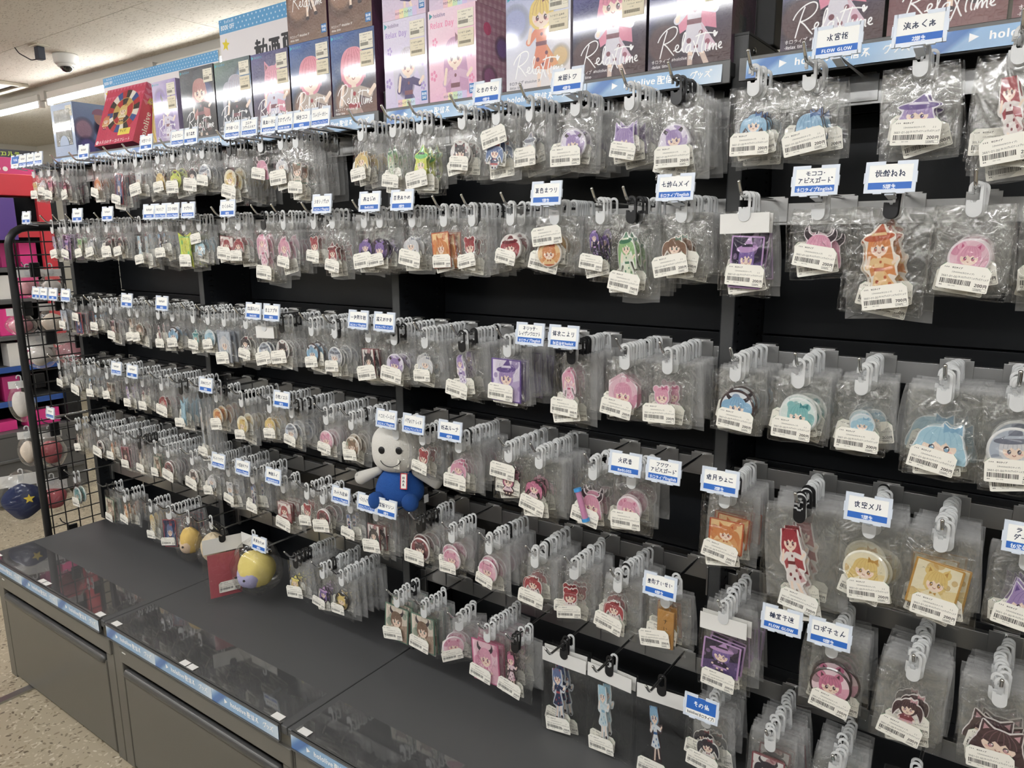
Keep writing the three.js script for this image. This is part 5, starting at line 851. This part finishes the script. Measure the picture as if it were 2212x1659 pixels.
carton(-1.251, -1.09, SHELF + 0.2045, 0.204, 'hoodtop', 'plum', 'brown carton stacked on the hooded figure carton beside the violet carton', { depth: 0.14 });
carton(-1.423, -1.254, SHELF, 0.202, 'cat', 'dark', 'violet carton with pink haired figure in white top and script');
carton(-1.603, -1.425, SHELF, 0.204, 'silver', 'dark', 'grey green carton with silver haired figure in black and script');
carton(-1.79, -1.606, SHELF, 0.206, 'dark', 'dark', 'black carton with pink haired figure in black and white script', { stickers: 1 });
carton(-1.955, -1.812, SHELF, 0.19, 'lilac', 'lilac', 'lilac carton with purple haired figure and faint white script');
carton(-2.1, -1.965, SHELF, 0.165, 'lilac', 'yellow', 'yellow game carton tucked behind the red wheel carton', { zf: -0.045, depth: 0.05, lean: -0.12, stickers: 0, mats: [edgeMat.yellow, edgeMat.yellow, edgeMat.yellow, edgeMat.yellow, gloss({ map: YELLOW_TEX }), edgeMat.yellow] });
carton(-2.37, -2.1, SHELF, 0.215, 'dark', 'red', 'red game carton with a striped fortune wheel, leaning back', { zf: 0.02, depth: 0.06, lean: -0.34, stickers: 0, mats: [edgeMat.red, edgeMat.redflat, edgeMat.redflat, edgeMat.redflat, gloss({ map: WHEEL_TEX }), edgeMat.redflat] });
{
  const o = carton(-2.678, -2.505, SHELF, 0.192, 'dark', 'blue', 'pale blue window carton at the grid rack end of the top shelf', { depth: 0.14, stickers: 1, mats: [edgeMat.blue, edgeMat.pale, edgeMat.pale, edgeMat.pale, gloss({ color: lin(0.42, 0.52, 0.7) }), edgeMat.pale] });
  mesh('window_pane', rbox(0.128, 0.13, 0.001, 0.0004), phys({ color: lin(0.22, 0.23, 0.22), roughness: 0.1, clearcoat: 1, clearcoatRoughness: 0.03, bumpMap: WRAP, bumpScale: 0.0016 }), o, [0, 0.105, 0.0006]);
  const s = new THREE.Shape(); s.absarc(0, 0, 0.036, 0, Math.PI, false); s.closePath();
  mesh('window_tongue', new THREE.ExtrudeGeometry(s, { depth: 0.0016, bevelEnabled: false }), gloss({ color: lin(0.42, 0.52, 0.7) }), o, [0, 0.04, 0.0008]);
}
// ---------------------------------------------------------------- header boards standing behind the cartons
{
  const hm = std({ map: HEADER_TEX, roughness: 0.5 }), wm = M.white;
  for (const [x0, x1, top, z, l] of [[-1.813, -0.915, 2.405, -0.158, 'white header board with dotted blue band, above the second bay'], [-2.6, -1.83, 2.318, -0.158, 'white header board with dotted blue band, above the bay by the grid rack']]) {
    const o = thing('header_board', l, 'sign board', [(x0 + x1) / 2, SHELF, z]);
    const bh = Math.min(0.395, top - SHELF - 0.004);
    mesh('board', box(x1 - x0, bh, 0.005, 0, top - SHELF - bh / 2, 0), [wm, wm, wm, wm, hm, wm], o);
    for (const s of [-1, 1]) mesh('foot', box(0.03, 0.02, 0.03, s * (x1 - x0) * 0.35, 0.01, 0), M.black, o);
  }
}
// ---------------------------------------------------------------- sitting plush doll
{
  const o = thing('plush_doll', 'white and blue plush doll with smiling face sitting on the pegs', 'plush doll', [-0.828, 1.01, 0.085]);
  o.rotation.y = 0.42;
  const FUZZ = dataTex(256, (u, v) => 0.5 * sD(u, v) + 0.5 * sC(u, v), false, [3, 3]);
  const white = phys({ color: lin(0.72, 0.7, 0.65), roughness: 0.95, sheen: 0.6, sheenColor: lin(0.8, 0.8, 0.8), sheenRoughness: 0.5, bumpMap: FUZZ, bumpScale: 0.0012 }), blue = phys({ color: lin(0.012, 0.075, 0.3), roughness: 0.95, sheen: 0.5, sheenColor: lin(0.1, 0.3, 0.8), sheenRoughness: 0.5, bumpMap: FUZZ, bumpScale: 0.0012 });
  const blob = (rx, ry, rz, p = 2.5, seg = 32) => {           // a rounded, slightly boxy ball
    const g = new THREE.SphereGeometry(1, seg, seg * 0.75), a = g.attributes.position;
    for (let i = 0; i < a.count; i++) { const x = a.getX(i), y = a.getY(i), z = a.getZ(i), k = Math.pow(Math.abs(x) ** p + Math.abs(y) ** p + Math.abs(z) ** p, -1 / p); a.setXYZ(i, x * k * rx, y * k * ry, z * k * rz); }
    g.computeVertexNormals(); return g;
  };
  mesh('body', (() => { const g = blob(0.062, 0.058, 0.05, 2.2), a = g.attributes.position; for (let i = 0; i < a.count; i++) { const k = 1 - 0.26 * (a.getY(i) / 0.058); a.setX(i, a.getX(i) * k); a.setZ(i, a.getZ(i) * k); } g.computeVertexNormals(); return g; })(), blue, o, [0, 0.05, 0]);
  const head = mesh('head', blob(0.065, 0.064, 0.056, 2.7), white, o, [0.0, 0.152, 0.004]);
  head.rotation.z = 0.02;
  for (const s of [-1, 1]) {
    const arm = mesh('arm', (() => { const g = new THREE.CapsuleGeometry(0.0145, 0.058, 6, 14), a = g.attributes.position; for (let i = 0; i < a.count; i++) { const k = 1 + 0.25 * (a.getY(i) / -0.03); a.setX(i, a.getX(i) * k); a.setZ(i, a.getZ(i) * k); } g.computeVertexNormals(); return g; })(), white, o, [s * 0.079, 0.076, 0.01]);
    arm.rotation.set(0.2, 0, s * 1.12);
    mesh('thumb', new THREE.SphereGeometry(0.0068, 10, 8), white, arm, [s * 0.012, -0.03, 0.006]);
    const leg = mesh('leg', new THREE.CapsuleGeometry(0.021, 0.022, 6, 14), blue, o, [s * 0.036, 0.018, 0.03]);
    leg.rotation.set(Math.PI / 2 - 0.1, 0, -s * 0.35);
    const foot = mesh('foot', blob(0.022, 0.023, 0.018, 2.2, 18), blue, o, [s * 0.046, 0.02, 0.052]);
    mesh('eye', new THREE.SphereGeometry(0.0088, 14, 10).scale(1, 1.12, 0.35), M.black, head, [s * 0.023, 0.007, 0.0552]);
  }
  const smile = []; for (let i = 0; i <= 12; i++) { const a = Math.PI * (1.12 + 0.76 * i / 12); smile.push(V(Math.cos(a) * 0.029, -0.01 + Math.sin(a) * 0.026, 0.0572 - Math.abs(Math.cos(a)) * 0.0006)); }
  mesh('mouth', tube(smile, 0.0011, 24, 6), M.black, head);
  mesh('badge_tag', rbox(0.019, 0.042, 0.0014, 0.0006), std({ map: canvasTex(96, 212, (c, w, h) => { c.fillStyle = '#c22a30'; c.fillRect(0, 0, w, h); c.fillStyle = '#f2efe8'; c.fillRect(12, 12, w - 24, h - 24); c.fillStyle = '#2b2b33'; for (const [y, ch] of [[60, '本'], [106, '品'], [152, '系']]) write(c, ch, 26, y, 40, { weight: 0.12 }); }), roughness: 0.7 }), o, [0.03, 0.076, 0.0505]).rotation.x = -0.16;
  mesh('sewn_label', rbox(0.016, 0.022, 0.001, 0.0004), M.white, o, [0.07, 0.012, -0.006]).rotation.y = 1.1;
}
// ---------------------------------------------------------------- plush toys in bags
const BALL_FILM = (() => { const g = new THREE.SphereGeometry(1, 22, 18), a = g.attributes.position, uv = g.attributes.uv; for (let i = 0; i < a.count; i++) { const x = a.getX(i), y = a.getY(i), z = a.getZ(i), k = 1 + 0.09 * (fB(uv.getX(i), uv.getY(i)) - 0.5) + (y > 0.5 ? (y - 0.5) * 0.5 : 0); const sq = y > 0.6 ? 1 - (y - 0.6) * 0.6 : 1; a.setXYZ(i, x * k * sq * 1.05, y * k, z * k * sq); } g.computeVertexNormals(); return g; })();
const tuft = (sd) => { const g = new THREE.SphereGeometry(1, 24, 18), a = g.attributes.position; for (let i = 0; i < a.count; i++) { const x = a.getX(i), y = a.getY(i), z = a.getZ(i), k = 1 + 0.08 * Math.sin(x * 4 + sd) * Math.cos(y * 3 + sd) - 0.05 * Math.pow(Math.abs(Math.sin(Math.atan2(z, x) * 3 + sd)), 8); a.setXYZ(i, x * k, y * k, z * k); } g.computeVertexNormals(); return g; };
const TUFT = [tuft(1), tuft(2.4)];
const plushMat = (r, g, b) => phys({ color: lin(r, g, b), roughness: 0.95, sheen: 0.4, sheenColor: lin(r, g, b), sheenRoughness: 0.6 });
function baggedPlush(label, pos, [rx, ry, rz], mat, { header = 0, second, clip = true, bag = 1.35, up = 0.045, turn = 0 } = {}) {
  const o = thing('bagged_plush', label, 'bagged plush', pos, 'plush toys in clear bags');
  o.rotation.y = turn;
  const p = mesh('plush', TUFT[Math.floor(rnd() * 2)], mat, o, [0, -up - ry, 0]); p.scale.set(rx, ry, rz);
  if (second) { const q = mesh('face', TUFT[0], second, o, [0, -up - ry * 1.25, rz * 0.38]); q.scale.set(rx * 0.82, ry * 0.66, rz * 0.72); for (const s of [-1, 1]) mesh('eye', new THREE.SphereGeometry(0.004, 8, 6), M.black, o, [s * rx * 0.34, -up - ry * 1.2, rz * 1.08]); }
  const f = mesh('bag', BALL_FILM, M.film, o, [0, -up - ry * 0.95, 0]); f.scale.set(rx * bag, ry * bag * 1.06, rz * bag);
  if (clip) mesh('hanger', CLIP, M.clip, o, [0, 0, 0.002]);
  if (header) mesh('header_card', box(rx * 2.2, header, 0.002, 0, -0.03 - header / 2 + 0.012, 0.001), M.paper, o);
  return o;
}
const YB = BAR[6] + 0.01;
baggedPlush('yellow ball plush with lilac face in clear bag on bottom row', [-1.49, YB + 0.0, 0.085], [0.062, 0.06, 0.06], plushMat(0.75, 0.62, 0.2), { second: plushMat(0.42, 0.4, 0.62), header: 0.04, up: 0.07 });
baggedPlush('yellow plush with navy trim in clear bag, beside the cream plush', [-1.834, YB, 0.105], [0.034, 0.048, 0.036], plushMat(0.72, 0.5, 0.16), { second: plushMat(0.72, 0.55, 0.4), up: 0.06, bag: 1.5 });
baggedPlush('cream plush in clear bag, beside the yellow plush with navy trim', [-1.72, YB, 0.09], [0.044, 0.05, 0.042], plushMat(0.7, 0.58, 0.4), { up: 0.06, bag: 1.4 });
{
  const o = thing('bagged_card_set', 'tall bag of red printed cards hanging edge on, bottom row', 'bagged cards', [-1.6, YB, 0.132]);
  o.rotation.y = 1.18;
  const f = mesh('bag', FILMS[1], M.film, o, [0, -0.028, 0.004]); f.scale.set(0.13, 0.222, 1);
  mesh('printed_card', box(0.1, 0.15, 0.004, 0, -0.16, 0.001), std({ color: lin(0.45, 0.1, 0.12), roughness: 0.4 }), o);
  mesh('header_card', box(0.124, 0.05, 0.0012, 0, -0.052, 0.0085), M.paper, o);
  mesh('hanger', CLIP, M.clipBlack, o, [0, 0, 0.01]);
  mesh('price_label', LABELS[0], M.label, o, [0.01, -0.2, 0.01]);
}
// ---------------------------------------------------------------- wire grid rack at the end of the shelves
{
  const GX = -2.746, o = thing('wire_grid_rack', 'black wire grid rack with rounded tube frame at the shelf end', 'grid rack', [GX, 0, 0]);
  const pts = [V(0, 0.012, 0.2), V(0, 0.8, 0.2), V(0, 1.66, 0.2)]; for (let i = 1; i <= 6; i++) { const a = i / 6 * Math.PI / 2; pts.push(V(0, 1.675 + 0.072 * Math.sin(a), 0.2 - 0.072 * (1 - Math.cos(a)))); } pts.push(V(0, 1.748, 0.0), V(0, 1.748, -0.25));
  mesh('frame', tube(pts, 0.0145, 80, 12), M.black, o);
  mesh('frame', tube([V(0, 0.012, -0.26), V(0, 1.748, -0.26)], 0.0145, 4, 10), M.black, o);
  mesh('foot', rspan(-0.22, 0.02, 0.0, 0.02, 0.18, 0.22, 0.006), M.black, o);
  for (let z = 0.178; z > -0.25; z -= 0.052) mesh('wire', rod(V(0.003, 0.25, z), V(0.003, 1.742, z), 0.0026, 6), M.black, o);
  for (let y = 0.27; y < 1.73; y += 0.0508) mesh('wire', rod(V(-0.002, y, 0.2), V(-0.002, y, -0.26), 0.0026, 6), M.black, o);
  // short hooks on the far side, each on a black plate
  const HP = [[1.6, 0.115], [1.45, 0.16], [1.46, 0.04], [1.33, 0.09], [1.3, -0.02], [1.16, 0.15], [0.95, 0.12], [0.86, 0.03], [0.76, 0.11], [0.5, 0.1]];
  const HG = merge([tube([V(-0.006, 0, 0), V(-0.05, 0, 0), V(-0.11, 0, 0), V(-0.125, 0.012, 0)], 0.0026, 16, 6), rspan(-0.016, -0.0055, -0.045, 0.012, -0.018, 0.018, 0.003)]);
  HP.forEach(([y, z], i) => mesh('grid_hook', HG, M.black, tag(thing('grid_hook', `black plate hook on the wire grid rack, ${ORD[i + 1]} from its top`, 'grid hook', [GX, y, z], 'hooks on the wire grid rack'))));
  const pk = plushMat(0.62, 0.3, 0.34), cr = plushMat(0.72, 0.62, 0.52), rd = plushMat(0.45, 0.1, 0.12), nv = plushMat(0.02, 0.03, 0.09), wt = plushMat(0.7, 0.66, 0.62);
  const list = [['pink small', 1.6, 0.115, [0.034, 0.03, 0.03], pk], ['white and pink', 1.6, 0.03, [0.035, 0.034, 0.03], wt], ['dusty pink', 1.45, 0.16, [0.04, 0.03, 0.035], pk], ['pale pink', 1.46, 0.04, [0.04, 0.04, 0.035], cr], ['pink and white', 1.33, 0.1, [0.045, 0.04, 0.04], wt], ['rose round', 1.33, -0.02, [0.05, 0.05, 0.045], pk], ['white and red', 1.16, 0.2, [0.034, 0.055, 0.03], wt], ['cream', 0.95, 0.2, [0.03, 0.045, 0.03], cr], ['red', 0.93, 0.11, [0.04, 0.05, 0.04], rd], ['navy starred', 0.76, 0.22, [0.075, 0.075, 0.05], nv], ['dark red', 0.72, 0.12, [0.05, 0.045, 0.045], rd]];
  for (const [n, y, z, r, m] of list) {
    const b = baggedPlush(`${n} plush in clear bag hanging behind the wire grid rack`, [GX - 0.03 - r[0] * 1.5, y, z], r, m, { header: r[0] > 0.04 ? 0.05 : 0.03, bag: 1.3, turn: 1.2, up: 0.06 });
    if (n === 'navy starred') { const s = new THREE.Shape(); for (let k = 0; k < 10; k++) { const a = k * Math.PI / 5 + 0.3, q = k % 2 ? 0.009 : 0.02; s[k ? 'lineTo' : 'moveTo'](Math.cos(a) * q, Math.sin(a) * q); } mesh('star', new THREE.ExtrudeGeometry(s, { depth: 0.006, bevelEnabled: false }), std({ color: lin(0.8, 0.6, 0.06), roughness: 0.6 }), b, [0.02, -0.115, 0.048]); }
  }
}
// ---------------------------------------------------------------- the shelves further off, set crosswise
{
  const GX = -4.78, za = -0.86, zb = 1.6, red = std({ color: lin(0.55, 0.035, 0.05), roughness: 0.4 }), grey = std({ color: lin(0.1, 0.1, 0.1), roughness: 0.5 }), bluem = std({ color: lin(0.03, 0.09, 0.33), roughness: 0.4 });
  const o = thing('far_gondola', 'red framed dark shelf unit beyond the wire grid rack', 'shelf unit', [GX, 0, 0]);
  mesh('back', span(-0.5, -0.47, 0, 2.0, za, zb), M.panel, o);
  mesh('base_drawers', rspan(-0.47, 0.02, 0.03, 0.47, za, zb, 0.004), grey, o);
  for (const y of [0.3, 0.18]) mesh('drawer_lip', rspan(0.018, 0.034, y, y + 0.02, za + 0.02, zb, 0.004), grey, o);
  for (const y of [0.49, 0.68, 0.9, 1.1, 1.33, 1.53]) { const s = mesh('shelf', rspan(-0.47, y < 0.5 ? 0.02 : -0.04, y - 0.03, y, za + 0.02, zb, 0.003), grey, o); if (y === 0.68 || y === 0.9) mesh('price_strip', span(-0.04, -0.036, y - 0.032, y + 0.004, za + 0.04, zb), bluem, s); }
  mesh('red_lip', rspan(-0.06, 0.0, 1.715, 1.785, za, zb, 0.003), red, o);
  mesh('fascia', rspan(-0.2, 0.03, 1.97, 2.1, za, zb, 0.004), red, o);
  mesh('side_post', rspan(-0.47, 0.0, 0.49, 1.98, za - 0.02, za + 0.07, 0.003), M.panel, o);
  mesh('red_post', rspan(-0.02, 0.012, 1.0, 1.98, za + 0.02, za + 0.1, 0.003), red, o);
  const pb = mesh('pink_board', rspan(-0.03, 0.0, 2.1, 2.2, za + 0.08, zb, 0.003), std({ color: lin(0.5, 0.04, 0.16), roughness: 0.5 }), o);
  for (let i = 0; i < 3; i++) mesh('dot', new THREE.CylinderGeometry(0.014, 0.014, 0.002, 16).rotateZ(Math.PI / 2), M.white, pb, [0.001, 2.13, za + 0.25 + i * 0.04]);
  mesh('purple_sign', rspan(0.03, 0.036, 1.7, 1.955, -0.62, -0.2, 0.002), std({ color: lin(0.1, 0.05, 0.25), roughness: 0.4 }), o);
  const pink = std({ color: lin(0.75, 0.05, 0.26), roughness: 0.4 }), mag = std({ color: lin(0.4, 0.03, 0.16), roughness: 0.4 }), items = [
    [1.54, -0.7, 0.15, 0.1, pink, 'upright pink', 'above'], [1.54, -0.58, 0.15, 0.08, mag, 'magenta', 'above'], [1.34, -0.68, 0.14, 0.12, pink, 'pink', 'a'], [1.34, -0.53, 0.15, 0.1, M.white, 'white', 'a'], [1.11, -0.55, 0.17, 0.14, pink, 'leaning pink', 'b'], [0.91, -0.62, 0.16, 0.06, mag, 'magenta', 'c'], [0.91, -0.54, 0.15, 0.07, M.white, 'white', 'c'], [0.69, -0.5, 0.16, 0.1, mag, 'magenta', 'd'], [0.69, -0.38, 0.16, 0.05, pink, 'thin pink', 'd'], [0.5, -0.66, 0.1, 0.2, pink, 'flat pink', 'e'], [0.5, -0.4, 0.06, 0.2, pink, 'low pink', 'e'],
    [1.79, -0.5, 0.11, 0.3, M.black, 'black', 'f'], [1.79, -0.1, 0.11, 0.3, mag, 'magenta', 'f'], [1.34, -0.2, 0.15, 0.2, pink, 'pink', 'g'], [0.91, -0.2, 0.15, 0.2, mag, 'magenta', 'g'],
  ];
  const lev = { 1.79: 'red lipped shelf', 1.54: 'highest grey shelf', 1.34: 'second grey shelf', 1.11: 'third grey shelf', 0.91: 'upper blue edged shelf', 0.69: 'lower blue edged shelf', 0.5: 'base drawers' };
  items.forEach(([y, z, h, d, m, n], i) => tag(mesh('toy_box', rspan(-0.1, 0, 0, h, -d / 2, d / 2, 0.002), m, scene, [GX - 0.06, y - 0.009, z]), `${d > 0.15 && !n.includes(' ') ? 'wide ' : ''}${n} toy box on the ${lev[y]} of the far red unit`, 'box', 'boxes on the far red unit'));
  const poster = tag(mesh('poster', box(0.006, 0.2, 0.4), std({ map: canvasTex(256, 170, (c, w, h) => { c.fillStyle = '#20222c'; c.fillRect(0, 0, w, h); for (let i = 0; i < 26; i++) soft(c, rr(0, w), rr(h * 0.35, h), rr(14, 34), pick(['#5a4a52', '#6b5a3f', '#3a4a5a', '#6a5268']), 0.7); c.fillStyle = '#a9c13f'; write(c, 'カツカルテ', 60, 22, 26, { weight: 0.14 }); }), roughness: 0.4 }), scene, [GX - 0.32, 2.18, -0.74]), 'dark framed poster with green lettering above the far red unit', 'poster');
}
// ---------------------------------------------------------------- things on the ceiling
{
  const cam = thing('security_camera', 'white dome security camera under the ceiling', 'camera', [-4.02, CEIL, -0.69]);
  mesh('base', new THREE.LatheGeometry([[0, 0], [0.062, 0], [0.064, -0.012], [0.06, -0.045], [0.05, -0.058], [0, -0.058]].map(([a, b]) => new THREE.Vector2(a, b)), 28), M.white, cam);
  const eyeb = mesh('lens_ring', new THREE.TorusGeometry(0.036, 0.008, 10, 26).rotateX(Math.PI / 2), M.white, cam, [0.012, -0.064, 0.008]);
  mesh('lens_dome', new THREE.SphereGeometry(0.034, 20, 14), phys({ color: lin(0.02, 0.02, 0.02), roughness: 0.08, clearcoat: 1 }), cam, [0.012, -0.064, 0.008]);
  cam.rotation.z = 0.05;
  const s = thing('ceiling_sensor', 'small black sensor box with a thin cable under the ceiling', 'sensor', [-3.93, CEIL, -0.52]);
  mesh('plate', rspan(-0.05, 0.05, -0.006, 0, -0.03, 0.03, 0.002), std({ color: lin(0.6, 0.56, 0.45), roughness: 0.6 }), s);
  mesh('box', rspan(-0.022, 0.022, -0.07, -0.006, -0.018, 0.018, 0.004), std({ color: lin(0.02, 0.025, 0.04), roughness: 0.5 }), s);
  mesh('cable', tube([V(-0.02, -0.062, 0.0), V(-0.06, -0.066, 0.02), V(-0.12, -0.03, 0.05), V(-0.14, 0, 0.06)], 0.003, 20, 6), M.black, s);
  const v = thing('ceiling_vent', 'beige framed vent with dark opening in the ceiling', 'vent', [-5.35, CEIL, -0.72]);
  mesh('frame', merge([rspan(-0.3, 0.3, -0.02, 0, -0.2, -0.16, 0.004), rspan(-0.3, 0.3, -0.02, 0, 0.16, 0.2, 0.004), rspan(-0.3, -0.26, -0.02, 0, -0.16, 0.16, 0.004), rspan(0.26, 0.3, -0.02, 0, -0.16, 0.16, 0.004)]), std({ color: lin(0.5, 0.46, 0.36), roughness: 0.6 }), v);
  mesh('opening', span(-0.26, 0.26, -0.004, 0, -0.16, 0.16), M.black, v);
}
renderer.render(scene, camera);
